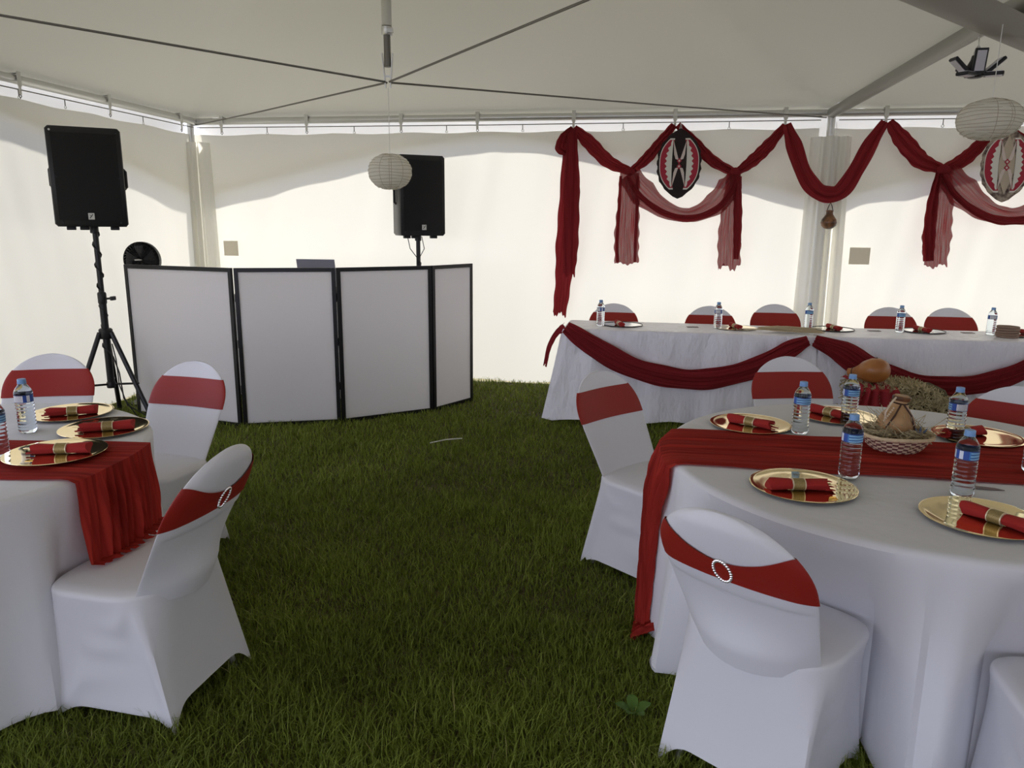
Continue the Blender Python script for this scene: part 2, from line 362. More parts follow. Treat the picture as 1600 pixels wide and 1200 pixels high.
# leg poles with their white sleeves
def tent_leg(P, s0, wl, wr, label, label2, lo=0):
    o = thing('tent_leg', label, 'tent leg', P(s0, 0, .06))
    def q(s, z, off): return P(s, z, off)-o.location
    MB().tube([q(s0, 0, .06), q(s0, ZR, .06)], .033, 14).build('pole', 'alu', o)
    MB().box(q(s0, .008, .06), (.16, .16, .016), YAW*-1).build('base_plate', 'alu', o)
    rows = []
    for j in range(25):
        t = j/24; z = lerp(.03, 2.33, t); fl = 1.0+.22*(1-t); row = []
        for i in range(61):
            u = i/60; ss = s0+lerp(-wl, wr, u)*fl
            d = .10+.030*math.sin(u*15+1.2*t)+.018*math.sin(u*31+2)+.02*math.sin(u*PI) - .05*math.exp(-((u-.52)/.03)**2)*(t < .72)
            row.append(q(ss, z, d*math.sin(PI*min(1, max(0, u)))**.35+.012))
        rows.append(row)
    MB().grid(rows).build('sleeve', 'sleeve', o); return o
tent_leg(W, 6.08, .15, .19, 'aluminium tent leg in white sleeve behind the hanging gourd', 0)
o = tent_leg(W, .0, .14, .17, 'aluminium tent leg in white sleeve at the left back corner of the tent', 0)
tent_leg(W, 12.16, .15, .19, 'aluminium tent leg in white sleeve beyond the right edge of the picture', 0)

# eave rails, cables, hangers
def rail(a, b, label, r=.032):
    g = MB(); g.tube([a, b], r, 14); o = g.build('eave_rail', 'alu'); tag(o, label, 'rail'); return o
rail(W(0, ZR, .05), W(BAY, ZR, .05), 'grey aluminium eave pipe along the back wall above the booth and left drape')
rail(W(BAY, ZR, .05), W(2*BAY, ZR, .05), 'grey aluminium eave pipe along the back wall right of the gourd')
rail(L(0, ZR, .05), L(BAY, ZR, .05), 'grey aluminium eave pipe along the left wall above the tall speaker')
rail(W(BAY, ZR, .05), W(BAY, ZR, BAY), 'thick aluminium pipe running overhead from the back leg towards the camera', .045).data.materials[0] = M['beam']
for P, a, b, lb in ((W, .05, 6.0, 'thin wire rope under the eave pipe of the back wall, left bay'), (W, 6.15, 12.1, 'thin wire rope under the eave pipe of the back wall, right bay'), (L, .05, 6.0, 'thin wire rope under the eave pipe of the left wall')):
    tag(MB().tube([P(a, 2.475, .03), P((a+b)/2, 2.468, .03), P(b, 2.475, .03)], .0045, 6).build('wire_rope', 'steel'), lb, 'rope')
def strap_proto():
    o = thing('wall_strap', 'x', 'strap'); g = MB()
    g.box((0, -.036, 0), (.035, .004, .10)); g.box((0, 0, .038), (.035, .075, .004)); g.box((0, -.034, -.075), (.022, .004, .06)); g.build('webbing', 'strap', o, False)
    g = MB(); g.tube([(0, -.030, -.10), (.012, -.030, -.115), (0, -.030, -.13), (-.012, -.030, -.115), (0, -.030, -.10)], .0035, 6); g.build('hook', 'steel', o); return o
sp, used = strap_proto(), []
sl = {.35: 'right beside the left corner leg', 1.24: 'above the paper lantern side of the booth', 2.19: 'above the paper lantern', 2.93: 'at the rail joint over the booth end', 3.83: 'above the long hanging scarf end', 4.74: 'above the dark shield', 5.69: 'at the drape peak left of the gourd', 6.52: 'at the drape peak right of the gourd', 7.40: 'behind the large paper lantern'}
for s, tx in sl.items(): place(sp, W(s, ZR, .05)+EY*.005, PI-YAW*1-PI, 'white strap on the back eave pipe '+tx, used, 'straps on the eave pipes')
for t, tx in ((2.3, 'at the left edge of the picture'), (1.36, 'above the tall speaker'), (.35, 'nearest the corner')):
    place(sp, L(t, ZR, .05)+EX*.005, PI/2-YAW, 'white strap looped over the left eave pipe '+tx, used, 'straps on the eave pipes')
hk = thing('curtain_ring', 'x', 'hook'); g = MB(); g.tube([(0, 0, .0), (0, 0, -.05)], .004, 6); g.build('hook', 'steel', hk)
MB().tube([(.011*math.cos(a), 0, -.058+.011*math.sin(a)) for a in [k*PI/5 for k in range(11)]], .0032, 5).build('ring', 'strap', hk)
used = []
for s, tx in ((.80, 'left of the booth'), (1.70, 'left of the small lantern'), (2.62, 'between booth and rail joint'), (3.35, 'left of the long scarf end'), (4.28, 'above the first drape V'), (5.22, 'above the second drape V'), (7.0, 'above the third drape V')):
    place(hk, W(s, 2.472, .03), -YAW, 'small hook and ring on the back wall rope, '+tx, used, 'hooks along the wall tops')
for t, tx in ((1.80, 'far left'), (.85, 'right of the tall speaker'), (2.25, 'at the picture edge')):
    place(hk, L(t, 2.472, .03), PI/2-YAW, 'small hook and ring on the left wall rope, '+tx, used, 'hooks along the wall tops')
for pu, pv, sz, tx in ((361, 388, .155, 'left, above the DJ booth panels'), (1343, 400, .175, 'right of the leg sleeve')):
    p = onw(pu, pv, .035); tag(MB().box(p, (sz, .01, .15), -YAW, .003).build('wall_patch', 'patch', None, False), 'square beige vinyl patch on the white wall '+tx, 'patch')

# centre pole hung on the four cables
cx = A+EX*3.04+EY*3.04
hub = Vector((cx.x, cx.y, 2.32))
cp = thing('centre_pole', 'pale hanging tent mast with steel turnbuckle where the four cables cross', 'pole', hub)
MB().tube([(0, 0, .29), (0, 0, 1.99)], .028, 16).build('mast', 'strap', cp)
g = MB(); g.lathe([(.026, .24), (.030, .245), (.030, .285), (.022, .29)], 14); g.box((.022, -.02, .262), (.03, .03, .022)); g.build('clamp', 'alu', cp)
MB().tube([(0, 0, .08), (0, 0, .25)], .019, 12).build('shaft', 'steel', cp)
g = MB()
for sgn in (-1, 1): g.add([(sgn*.026, -.012, .15), (sgn*.026, .012, .15), (sgn*.010, .012, -.03), (sgn*.010, -.012, -.03), (sgn*.032, -.012, .15), (sgn*.032, .012, .15), (sgn*.016, .012, -.03), (sgn*.016, -.012, -.03)], [(0, 1, 2, 3), (7, 6, 5, 4), (0, 4, 5, 1), (1, 5, 6, 2), (2, 6, 7, 3), (3, 7, 4, 0)])
g.box((0, 0, .03), (.045, .012, .012)); g.build('shackle', 'alu', cp, False)
for i, k, lb in ((0, 0, 'running to the left back corner'), (1, 0, 'running to the leg behind the gourd'), (0, 1, 'running to the upper left out of view'), (1, 1, 'running up to the top of the picture')):
    c = A+EX*BAY*i*.995+EY*BAY*k*.995+UP*2.50; d = c-hub
    g = MB(); g.tube([hub+d*.004, hub+d*.5-UP*.006, c], .0058, 7); tag(g.build('brace_cable', 'steel'), 'steel brace cable from the hanging mast '+lb, 'cable')
# fabric rain gutter crossing overhead at the right
g = MB(); a0, b0 = Vector((1.22, 3.06, 2.475)), Vector((3.5, 4.90, 2.475)); dv = (b0-a0).normalized(); a0 = a0-dv*1.9; b0 = b0+dv*3.2; nn = Vector((dv.y, -dv.x, 0)); rows = []
for j in range(13):
    q = j/12; rows.append([a0+dv*(b0-a0).length*i/40 + nn*(.26*q) + UP*(-.03*math.sin(PI*q)) for i in range(41)])
struct(g.grid(rows).build('trim_2', 'gutter'))

# ------------------------------------------------------------------ covered chairs
def chair_proto():
    o = thing('banquet_chair', 'x', 'chair', group='covered banquet chairs')
    def YL(z): return lerp(-.098, -.333, (z-.428)/.45)
    # --- seat and skirt
    N_ = 96; g = MB()
    def sup(a, b, cy, p, th):
        c, s = math.cos(th), math.sin(th); k = .7071**p
        x = a/k*math.copysign(abs(c)**p, c); y = b/k*math.copysign(abs(s)**p, s)
        return x, cy+y
    def seg(y, z, y0, z0, y1, z1):
        t = max(0, min(1, ((y-y0)*(y1-y0)+(z-z0)*(z1-z0))/((y1-y0)**2+(z1-z0)**2))); return math.hypot(y-lerp(y0, y1, t), z-lerp(z0, z1, t))
    def bulge(th): return -.035*max(0, -math.sin(th))**3
    rings = []
    for v in [k/22 for k in range(22, -1, -1)]:
        R_ = []
        for k in range(N_):
            th = 2*PI*k/N_; tx, ty = sup(.192, .150, .045, .42, th); ty += bulge(th)
            bx, by = sup(.212, .215, -.003, .22, th); c2 = abs(math.cos(2*th)); zh = .004+(.040 if math.sin(th) > -.5 else .075)*c2**1.1
            bx *= 1-.13*c2; by = -.003+(by+.003)*(1-.13*c2)
            x, y, z = lerp(tx, bx, v), lerp(ty, by, v), lerp(.43, zh, v)
            sag = 1-.10*math.sin(PI*v)**.8*(.30+.70*c2)
            if abs(math.cos(th)) > .70:
                dd = min(seg(y, z, -.10, .43, .20, .02), seg(y, z, -.10, .43, -.21, .02)); sag = lerp(sag, 1.0, math.exp(-(dd/.024)**2))
            x *= sag
            if abs(math.sin(th)) > .72: y = -.003+(y+.003)*(1-.06*math.sin(PI*v)*c2)
            R_.append(Vector((x, y, z)))
        rings.append(R_)
    for sc_, z in ((1.0, .438), (.985, .446), (.95, .452), (.80, .457), (.5, .459), (.18, .4595)):
        R_ = []
        for k in range(N_):
            th = 2*PI*k/N_; tx, ty = sup(.192, .150, .045, .42, th); ty += bulge(th); R_.append(Vector((tx*sc_, .045+(ty-.045)*sc_, z)))
        rings.append(R_)
    g.loft(rings, False, True); g.build('seat_cover', 'spandex', o)
    # --- back rest
    def wid(z):
        if z < .70: return lerp(.192, .213, min(1, max(0, (z-.45)/.20))**1.0) if z < .65 else .213
        return .213*math.sqrt(max(0, 1-((z-.70)/.178)**2))
    def ringpt(th, z, grow=0, zo=None):
        wz = wid(z)+grow; c, s = math.cos(th), math.sin(th); x = wz*math.copysign(abs(c)**.8, c)
        q = 1-(x/max(wz, 1e-4))**2
        th_ = (.015+grow)*(1 if z < .84 else max(.25, (.885-z)/.045))
        y = YL(z)+th_*s-(.030*q*min(1, wz/.2)); zz = z
        if s < 0 and z < .60:
            k = min(1, (.60-z)/.13); y -= .052*q*k*k; zz -= .030*q*max(0, (.50-z)/.07)
        if s < 0 and z > .632: y -= .006*min(1, (z-.632)/.006)*min(1, q*3)
        return Vector((x, y, zz))
    g = MB(); rings = []; zs = [.425+.012*k for k in range(17)]+[.628, .634, .640, .652, .664, .676, .689]+[.70+.178*math.sin(PI/2*k/16) for k in range(1, 16)]+[.8775]
    for z in zs: rings.append([ringpt(2*PI*k/64, z) for k in range(64)])
    g.loft(rings); g.build('back_cover', 'spandex', o)
    # --- sash: tall at the front and sides, drawn together at the buckle behind
    g = MB(); rings = []
    for v in range(9):
        R_ = []
        for k in range(97):
            th = 2*PI*k/96; back = max(0, -math.sin(th))**1.0*(1-abs(math.cos(th))**1.3)
            zt = lerp(.802, .742, back); zb = lerp(.672, .682, back); z = lerp(zb, zt, v/8)
            p = ringpt(th, z, .005+.0015*math.sin(v*2.4+th*3)*back)
            R_.append(p)
        rings.append(R_)
    g.grid(rings); g.build('sash', 'sash', o)
    # --- rhinestone buckle
    g = MB(); zc = .712; yc = YL(zc)-.030-.015-.012; tl = math.atan2(-(YL(.8)-YL(.7)), .1)
    for k in range(26):
        a = 2*PI*k/26; x, h = .024*math.cos(a), .037*math.sin(a); c = Vector((x, yc-h*math.sin(tl), zc+h*math.cos(tl)))
        g.lathe([(.0015, -.0042), (.0040, -.001), (.0040, .001), (.0015, .0042)], 6, c)
    g.tube([Vector((.024*math.cos(a), yc+.003-.037*math.sin(a)*math.sin(tl), zc+.037*math.sin(a)*math.cos(tl))) for a in [2*PI*k/20 for k in range(21)]], .0035, 6)
    g.build('buckle', 'crystal', o)
    for sx_, sy_ in ((-1, -.195), (1, -.195), (-1, .185), (1, .185)):
        MB().tube([(sx_*.165, sy_*.92, .004), (sx_*.13, sy_*.4, .40)], .011, 8).build('leg', 'alu', o)
    return o
chair, used = chair_proto(), []
def put_chair(x, y, a, lb): return place(chair, (x, y, 0), a, lb, used, 'covered banquet chairs')
put_chair(.743, 1.942, -.785, 'white covered chair in front of the right table, buckle on its red sash facing us')
put_chair(-1.192, 2.276, 1.347, 'white covered chair in the left foreground, side on, round buckle on its sash')
put_chair(.629, 3.239, -2.411, 'white covered chair at the left side of the right table, beside the runner end')
put_chair(-1.664, 3.331, 2.849, 'white covered chair in front of the first DJ booth panel at the left table')
put_chair(-2.33, 3.50, 3.34, 'white covered chair behind the left table, in front of the speaker tripod')
put_chair(1.49, 3.60, 3.20, 'white covered chair behind the right table between table and head table swag')
put_chair(2.01, 2.98, 2.30, 'white covered chair half out of view at the right edge behind the right table')
put_chair(1.43, 1.55, -.20, 'white covered chair cut off by the bottom right corner of the picture')
for u, v, tx in ((960, 474, 'leftmost of the five behind the head table, beside the first bottle'), (1110, 478, 'second from the left behind the head table'), (1211, 475, 'third from the left behind the head table, left of the leg sleeve'), (1390, 480, 'fourth from the left behind the head table, right of the leg sleeve'), (1483, 481, 'rightmost of the five behind the head table')):
    p = at(u, v, .878)+EY*.333; put_chair(p.x, p.y, PI-YAW, 'covered chair, '+tx)

# ------------------------------------------------------------------ round tables
TZ = .755
CH_R = [(.743, 1.942, -.785), (.629, 3.239, -2.411), (1.49, 3.60, 3.20), (2.01, 2.98, 2.30), (1.43, 1.55, -.20)]
CH_L = [(-1.192, 2.276, 1.347), (-1.664, 3.331, 2.849), (-2.33, 3.50, 3.34)]
def allowed(cx_, cy_, th, chairs):
    """how far the cloth may reach below seat height before it meets a chair"""
    best = 9
    for (x, y, a) in chairs:
        for k in range(60):
            r = .45+k*.01; px, py = cx_+r*math.cos(th)-x, cy_+r*math.sin(th)-y
            lx, ly = px*math.cos(a)+py*math.sin(a), -px*math.sin(a)+py*math.cos(a)
            near = -.15 if x < -1 and y < 2.5 else -.222
            if near < lx < .222 and -.25 < ly < .232: best = min(best, r); break
    return best
def round_table(cx_, cy_, r, chairs, lbt, lbc, seed, folds, flare=.06):
    t = thing('round_table', lbt, 'table', (cx_, cy_, 0), 0, 'round tables')
    MB().lathe([(r-.04, .715), (r-.012, .720), (r-.010, .742), (r-.02, .746)], 48).build('tabletop', 'patch', t)
    for k in range(4):
        a = PI/4+k*PI/2+.3; MB().tube([(.34*math.cos(a), .34*math.sin(a), 0), (.34*math.cos(a), .34*math.sin(a), .717)], .014, 8).build('leg', 'blackm', t)
    N_ = 288; rr = random.Random(seed); al = np.array([allowed(cx_, cy_, 2*PI*k/N_, chairs) for k in range(N_)])
    al = np.minimum(al, r+.10)
    mn = np.array([min(al[(k+j) % N_] for j in range(-3, 4)) for k in range(N_)]); sm = np.array([np.mean([mn[(k+j) % N_] for j in range(-4, 5)]) for k in range(N_)])
    rings = []
    def fold(th, v, free):
        return free*v**.8*sum(w_*math.sin(k_*th+p_+.5*v) for k_, p_, w_ in folds)
    prof = [(0, TZ-r*0)]
    for sc_ in (.02, .25, .5, .75, .93, .975): rings.append([Vector((r*sc_*math.cos(2*PI*k/N_), r*sc_*math.sin(2*PI*k/N_), TZ+.0006*math.sin(k*.35)*sc_)) for k in range(N_)])
    for dr, dz in ((-.008, -.002), (.0, -.007), (.005, -.016)): rings.append([Vector(((r+dr)*math.cos(2*PI*k/N_), (r+dr)*math.sin(2*PI*k/N_), TZ+dz)) for k in range(N_)])
    nv = 26
    for j in range(1, nv+1):
        v = j/nv; z = lerp(TZ-.02, .018, v); R_ = []
        for k in range(N_):
            th = 2*PI*k/N_; lim = sm[k]; tgt = min(r+flare, lim-.008); free = 1 if lim > r+.05 else .35
            # reach the limit at seat height
            q = min(1, v/.40) if tgt < r else v; rad = lerp(r+.006, tgt, q**1.1)
            f = fold(th, v, free); rad = rad+f if lim > r+.05 else min(rad+min(f, 0)*.5, lim-.006) if q >= 1 else rad+f*.3
            R_.append(Vector((rad*math.cos(th), rad*math.sin(th), z+(.02+.02*math.sin(9*th+seed))*(j == nv))))
        rings.append(R_)
    g = MB(); g.loft(rings, True, False); c = g.build('tablecloth', 'linen'); c.location = (cx_, cy_, 0)
    tag(c, lbc, 'tablecloth', 'white round tablecloths')
FOLDS = [(7, .4, .024), (11, 2.0, .028), (17, 1.0, .014), (23, .2, .009)]
RT, RR = (1.42, 2.52), .855
LT, LR = (-2.10, 2.50), .760
round_table(*RT, RR, CH_R, 'round table under a floor length white cloth, right foreground', 'white cloth hanging to the grass over the right round table', 3, FOLDS)
round_table(*LT, LR, CH_L, 'round table under a floor length white cloth, cut by the left edge', 'white cloth hanging to the grass over the left round table', 8, [(6, 2.6, .018), (10, 1.0, .020), (16, 1.7, .012), (22, .2, .007)], .01)

# table runners: crinkled red gauze lying over the cloth and falling over the edge
def runner(cen, r, dirv, c0, c1, ends, lb, seed, narrow, rest=.012):
    """across offsets c0..c1 (along the perpendicular), ends = (drop at -dir, drop at +dir)"""
    d = Vector(dirv).normalized(); n_ = Vector((-d.y, d.x, 0)); o = Vector((cen[0], cen[1], 0)); g = MB(); rows = []
    rr = random.Random(seed); ph = [(rr.uniform(20, 60), rr.uniform(0, 6), rr.uniform(.3, 1)) for _ in range(6)]
    nu = 64; S = []
    for side in (-1, 1):
        S.append(ends[0 if side < 0 else 1])
    NV = 90; half = r
    for j in range(NV+1):
        row = []; tt = j/NV
        for i in range(nu+1):
            u = i/nu; c = lerp(c0, c1, u); e = math.sqrt(max(.01, (r+.012)**2-c*c)); tot = S[0]+2*e+S[1]; a = tt*tot
            wob = sn(c*3+tt*.6, *ph)
            if a < S[0] or a > S[0]+2*e:
                sd_ = -1 if a < S[0] else 1; dr = (S[0]-a) if sd_ < 0 else a-S[0]-2*e; k = min(1, dr/.30); nar = lerp(1, narrow[0 if sd_ < 0 else 1], k)
                cc = lerp((c0+c1)/2, c, nar); rnd = min(dr, .02)
                out = .012+(.030 if S[0] > .5 else .012)*min(1, dr/.2)+.008*wob*min(1, dr/.1)+(.03*dr if S[0] > .5 else 0)
                p = o+d*sd_*(e+out)+n_*cc+UP*(TZ+.006-max(0, dr-.004)); 
                if p.z < rest: p = p+d*sd_*(rest-p.z)*.6; p.z = rest+.004*abs(wob)
            else:
                x = a-S[0]-e; p = o+d*x+n_*c+UP*(TZ+.0055+.0030*wob*.5)
                if e-abs(x) < .02: p.z -= .004*(1-(e-abs(x))/.02)
            row.append(p)
        rows.append(row)
    g.grid(rows); return tag(g.build('table_runner', 'runner'), lb, 'table runner')
def coff(pt, cen, d):
    d = Vector(d).normalized(); return (Vector(pt)-Vector((cen[0], cen[1], pt[2]))).dot(Vector((-d.y, d.x, 0)))
RD = (.985, -.165, 0)
pb, pf = at(1310, 682, TZ+.006), at(1320, 740, TZ+.006)
runner(RT, RR, RD, coff(pf, RT, RD), coff(pb, RT, RD), (.74, .5), 'crinkled red gauze runner across the right table, its left end falling to the grass', 5, (.42, .8))
LD = (.9995, -.02, 0)
pb, pf = at(150, 689, TZ+.006), at(60, 749, TZ+.006)
runner(LT, LR, LD, coff(pf, LT, LD), coff(pb, LT, LD), (.3, .37), 'crinkled red gauze runner across the left table, hanging over its right edge', 9, (.9, .97), .468)
# loose end of the right runner lying on the grass
g = MB(); e0, e1 = at(1040, 975, .05), at(988, 985, .03); rows = []
for j in range(13):
    t = j/12; row = []
    for i in range(21):
        u = i/20-.5; p = lerp(e0, e1, t)+Vector((.1*u*.4, u*(.10+.05*t), 0)); p.z = .030+.035*(1-t)+.018*math.sin(u*30+t*3)*(.5+t)+.02*math.sin(PI*t); row.append(p)
    rows.append(row)
tail = g.grid(rows).build('runner_tail', 'runner'); tag(tail, 'gathered red gauze end of the runner lying on the grass beside the front right chair', 'cloth')

# ------------------------------------------------------------------ plates and napkins
def plate_proto(name, m, rimm=None):
    o = thing(name, 'x', 'plate')
    MB().lathe([(.02, .0040), (.10, .0040), (.125, .0040), (.145, .0046), (.157, .0056), (.1595, .0054), (.160, .0046), (.157, .0034), (.12, 0.0), (.02, 0)], 56).build('dish', m, o)
    if rimm: MB().lathe([(.1555, .0030), (.161, .0036), (.1640, .0060), (.161, .0090), (.157, .0080)], 56, cap0=False, cap1=False).build('rim', rimm, o)
    return o
def napkin_proto(name='rolled_napkin', cut=True, sc_=1):
    o = thing(name, 'x', 'napkin'); g = MB(); prof = []
    Lh = .088
    for j in range(15):
        t = j/14; x = lerp(-Lh, Lh, t); r0 = .0185*(1+.10*math.cos(2*PI*t))*(.80 if abs(t-.5) < .08 else 1); R_ = []
        for k in range(26):
            a = 2*PI*k/26; r = r0*(1+.06*math.sin(a*3+t*4)+.04*math.sin(a*7)); R_.append(Vector((x+.006*math.sin(a*2)*(abs(t-.5)*2)**3, r*1.12*math.cos(a), .0175+max(-.0168, r*.93*math.sin(a)))))
        prof.append(R_)
    g.loft(prof)
    g.build('cloth_roll', 'red', o)
    g = MB()   # loose folded layers at one end
    for k, (dy, dz, ln) in enumerate(((-.012, .006, .026), (.004, .012, .018), (.013, .004, .022), (-.002, .026, .014))):
        g.add([(-Lh+.01, dy-.008, .004+dz), (-Lh+.01, dy+.008, .006+dz), (-Lh-ln, dy+.004, .003+dz), (-Lh-ln*.8, dy-.009, .002+dz)] + [(-Lh+.01, dy-.008, .001+dz), (-Lh+.01, dy+.008, .003+dz), (-Lh-ln, dy+.004, .001+dz), (-Lh-ln*.8, dy-.009, dz)], [(0, 1, 2, 3), (7, 6, 5, 4), (0, 4, 5, 1), (1, 5, 6, 2), (2, 6, 7, 3), (3, 7, 4, 0)])
    g.build('fold', 'red', o, False)
    g = MB(); g.loft([[Vector((x, 1.16*.0185*math.cos(a), .0178+max(-.0170, .0182*math.sin(a)))) for a in [2*PI*k/26 for k in range(26)]] for x in (-.017, 0, .017)]); rg = g.build('napkin_ring', 'ring', o)
    g = MB()
    for x0 in (-.0195, .0165): g.loft([[Vector((x, 1.22*.0185*math.cos(a), .0178+max(-.0172, .0190*math.sin(a)))) for a in [2*PI*k/26 for k in range(26)]] for x in (x0, x0+.003)])
    g.build('edging', 'ringedge', rg)
    if cut:
        for dy in (-.006, .006): MB().box((-Lh-.008, dy, .022), (.05, .009, .0022), dy*18, .0008).build('fork' if dy < 0 else 'knife', 'gold', o)
    return o
gp, gu = plate_proto('charger_plate', 'gold'), []
nk, nu_ = napkin_proto(), []
def setting(pu, pv, where, ang, nz=0, du=0, dv=0):
    p = at(pu, pv, TZ+.004); p.z = TZ+.0075+nz; place(gp, p, 0, 'gold charger plate '+where, gu, 'gold charger plates')
    q = at(pu+du, pv+dv, TZ+.02); q.z = p.z+.0040; place(nk, q, ang, 'rolled red napkin on the gold plate '+where, nu_, 'rolled red napkins')
setting(1254, 761, 'before the middle bottle on the right table', PI-.10+.05, 0, -8, 0)
setting(1172, 664, 'left behind the runner on the right table', PI-.72+.0-PI+PI, 0, 0, -2)
setting(1308, 651, 'far side of the right table, between two bottles', PI-1.05, 0, -12, -4)
setting(1527, 683, 'right rear of the right table, behind the runner', .25, 0, -22, -5)
setting(1535, 811, 'beside the grey card at the right edge', PI-1.05, 0, 22, 2)
setting(88, 712, 'lying on the left table runner, nearest the camera', .12, .008, 10, -4)
setting(163, 670, 'at the right edge of the left table', .30, 0, 6, -1)
setting(112, 646, 'at the back of the left table', .33, 0, 2, -1)
hp, hu = plate_proto('charger_plate', 'silver', 'darkrim'), []
hn, hnu = napkin_proto('rolled_napkin', False), []
def hset(pu, pv, nu2, nv2, tx, gold=False):
    p = at(pu, pv, TZ+.006); p.z = TZ+.002
    if gold: place(gp, p, 0, 'gold charger plate '+tx, gu, 'gold charger plates')
    else: place(hp, p, 0, 'dark rimmed silver plate '+tx, hu, 'silver plates on the head table')
    q = at(nu2, nv2, TZ+.02); q.z = p.z+.004; c = place(hn, q, PI/2+.1, 'small red napkin on the plate '+tx, hnu, 'napkins on the head table')
hset(973, 507, 968, 506, 'leftmost on the head table')
hset(1150, 512, 1149, 510, 'second from the left on the head table, gold', True)
hset(1301, 514, 1303, 512, 'on the head table just right of the straw whisk')
hset(1442, 517, 1441, 515, 'right of the fourth bottle on the head table')
hset(1592, 523, 1610, 521, 'behind the rope coil on the head table')

# ------------------------------------------------------------------ water bottles
def bottle_proto():
    o = thing('water_bottle', 'x', 'bottle'); prof = [(.012, .003), (.026, .0), (.0300, .006)]
    z = .010
    while z < .118:
        prof += [(.0312, z), (.0322, z+.003), (.0322, z+.007), (.0306, z+.0105)]; z += .0135
    prof += [(.0312, .119), (.0312, .150), (.0322, .153), (.0318, .158), (.0285, .166), (.0215, .178), (.0150, .187), (.0128, .190), (.0128, .194)]
    MB().lathe(prof, 28).build('body', 'water', o)
    MB().lathe([(.0158, .1905), (.0162, .192), (.0158, .1935)], 20).build('neck_ring', 'cap', o)
    MB().lathe([(.0146, .1935), (.0150, .195), (.0148, .207), (.0135, .2085), (.003, .2085)], 24, fn=lambda a, z: 1+.02*math.sin(a*24)).build('cap', 'cap', o)
    g = MB(); g.grid([[Vector((.0320*math.cos(2*PI*k/40), .0320*math.sin(2*PI*k/40), z)) for k in range(41)] for z in (.1205, .130, .140, .1495)]); g.build('label', 'label', o)
    return o
bt, bu = bottle_proto(), []
for u, v, a, tx in ((1325, 748, 2.2, 'centre of the right table, standing on the near edge of the runner'), (1502, 775, 2.7, 'nearest bottle at the right, beside the grey card'), (1249, 677, 1.9, 'on the right table behind the runner, leftmost there'), (1325, 662, 2.2, 'on the right table behind the runner, left of the gourd basket'),
                    (1490, 688, 5.0, 'on the right table behind the runner, right of the gourd basket'), (1612, 740, 2, 'cut by the right edge of the picture on the runner'), (44, 675, 4.8, 'on the left table beside the rearmost plate'), (0, 716, 2.2, 'on the left table at the picture edge'),
                    (938, 509, 4, 'leftmost on the head table'), (1121, 513, 4.6, 'second from the left on the head table'), (1262, 514, 2, 'third from the left on the head table, in front of the leg sleeve'), (1405, 519, 2, 'fourth from the left on the head table'), (1547, 523, 4.6, 'rightmost on the head table beside the rope coil')):
    p = at(u, v, TZ); p.z = TZ+.001+(.007 if (u, v) in ((1325, 748), (1612, 740), (0, 716)) else 0); place(bt, p, a-1.5, 'water bottle '+tx, bu, 'water bottles')

# ------------------------------------------------------------------ basket centrepiece
def strands(n, fn, r=.0016, seed=1):
    g = MB(); rr = random.Random(seed)
    for _ in range(n):
        pts = fn(rr); g.tube(pts, r*rr.uniform(.6, 1.3), 3, False)
    return g
bc = at(1397, 690, TZ+.035); bc.z = TZ+.008
bk = thing('woven_basket', 'shallow woven brown and cream basket on the right table runner', 'basket', bc)
g = MB(); rings = []
for j in range(14):
    t = j/13; r = .078+.042*t**.7; z = .003+.058*t
    rings.append([Vector(((r+.0035*((k//2+j) % 2))*math.cos(2*PI*k/72), (r+.0035*((k//2+j) % 2))*math.sin(2*PI*k/72), z)) for k in range(73)])
g.grid(rings)
g.build('weave', 'basket', bk, False)
g = MB(); g.tube([(.124*math.cos(a), .124*math.sin(a), .062+.003*math.sin(3*a)) for a in [2*PI*k/40 for k in range(41)]], .007, 8); g.build('rim', 'rim', bk)
def bh(rr):
    a = rr.uniform(0, 2*PI); d = rr.uniform(0, .105); p = Vector((d*math.cos(a), d*math.sin(a), rr.uniform(.045, .085))); b = rr.uniform(0, 2*PI); l = rr.uniform(.03, .08); up = rr.uniform(-.15, .35) if rr.random() < .85 else .9
    q = p+Vector((math.cos(b), math.sin(b), up))*l; m_ = (p+q)/2+Vector((rr.uniform(-1, 1), rr.uniform(-1, 1), rr.uniform(-1, 1)))*.012; return [p, m_, q]
hy = strands(520, bh, .0013, 3).build('hay_nest', 'hay'); hy.location = bc; hy['kind'] = 'stuff'; tag(hy, 'dry hay filling the woven basket', 'hay')
def gourd(name, m, prof, c, R, label, cat='gourd', n=24):
    o = thing(name, label, cat, c); o.rotation_euler = R; MB().lathe(prof, n).build('shell', m, o); return o
gc = bc+Vector((-.005, .0, .055))
gd = gourd('calabash', 'gourdtan', [(.01, .0), (.040, .008), (.062, .030), (.064, .048), (.054, .072), (.036, .096), (.024, .115), (.021, .132), (.026, .143), (.024, .147)], gc, (0, .10, 0), 'small tan calabash with dark leather straps sitting in the basket hay')
g = MB(); g.tube([(.0245*math.cos(a), .0245*math.sin(a), .118) for a in [2*PI*k/16 for k in range(17)]], .0025, 5)
g.tube([(.0, -.024, .118), (.020, -.052, .085), (.040, -.055, .04), (.048, -.045, .02)], .0032, 5); g.tube([(-.01, -.024, .118), (-.035, -.045, .08), (-.055, -.04, .03)], .0032, 5); g.build('strap', 'leather', gd)
MB().lathe([(.029, .128), (.031, .131), (.031, .141), (.028, .144)], 16, cap0=False, cap1=False).build('collar', 'gourddark', gd)
g = MB(); g.tube([(-.024, -.01, .14), (-.05, -.03, .12), (-.065, -.035, .085), (-.06, -.03, .06)], .0038, 6)
for k in range(7): g.lathe([(.001, -.004), (.005, 0), (.001, .004)], 6, (-.045-.004*k, -.045, .105-.008*k))
g.build('bead_string', 'bead', gd)
g = MB()
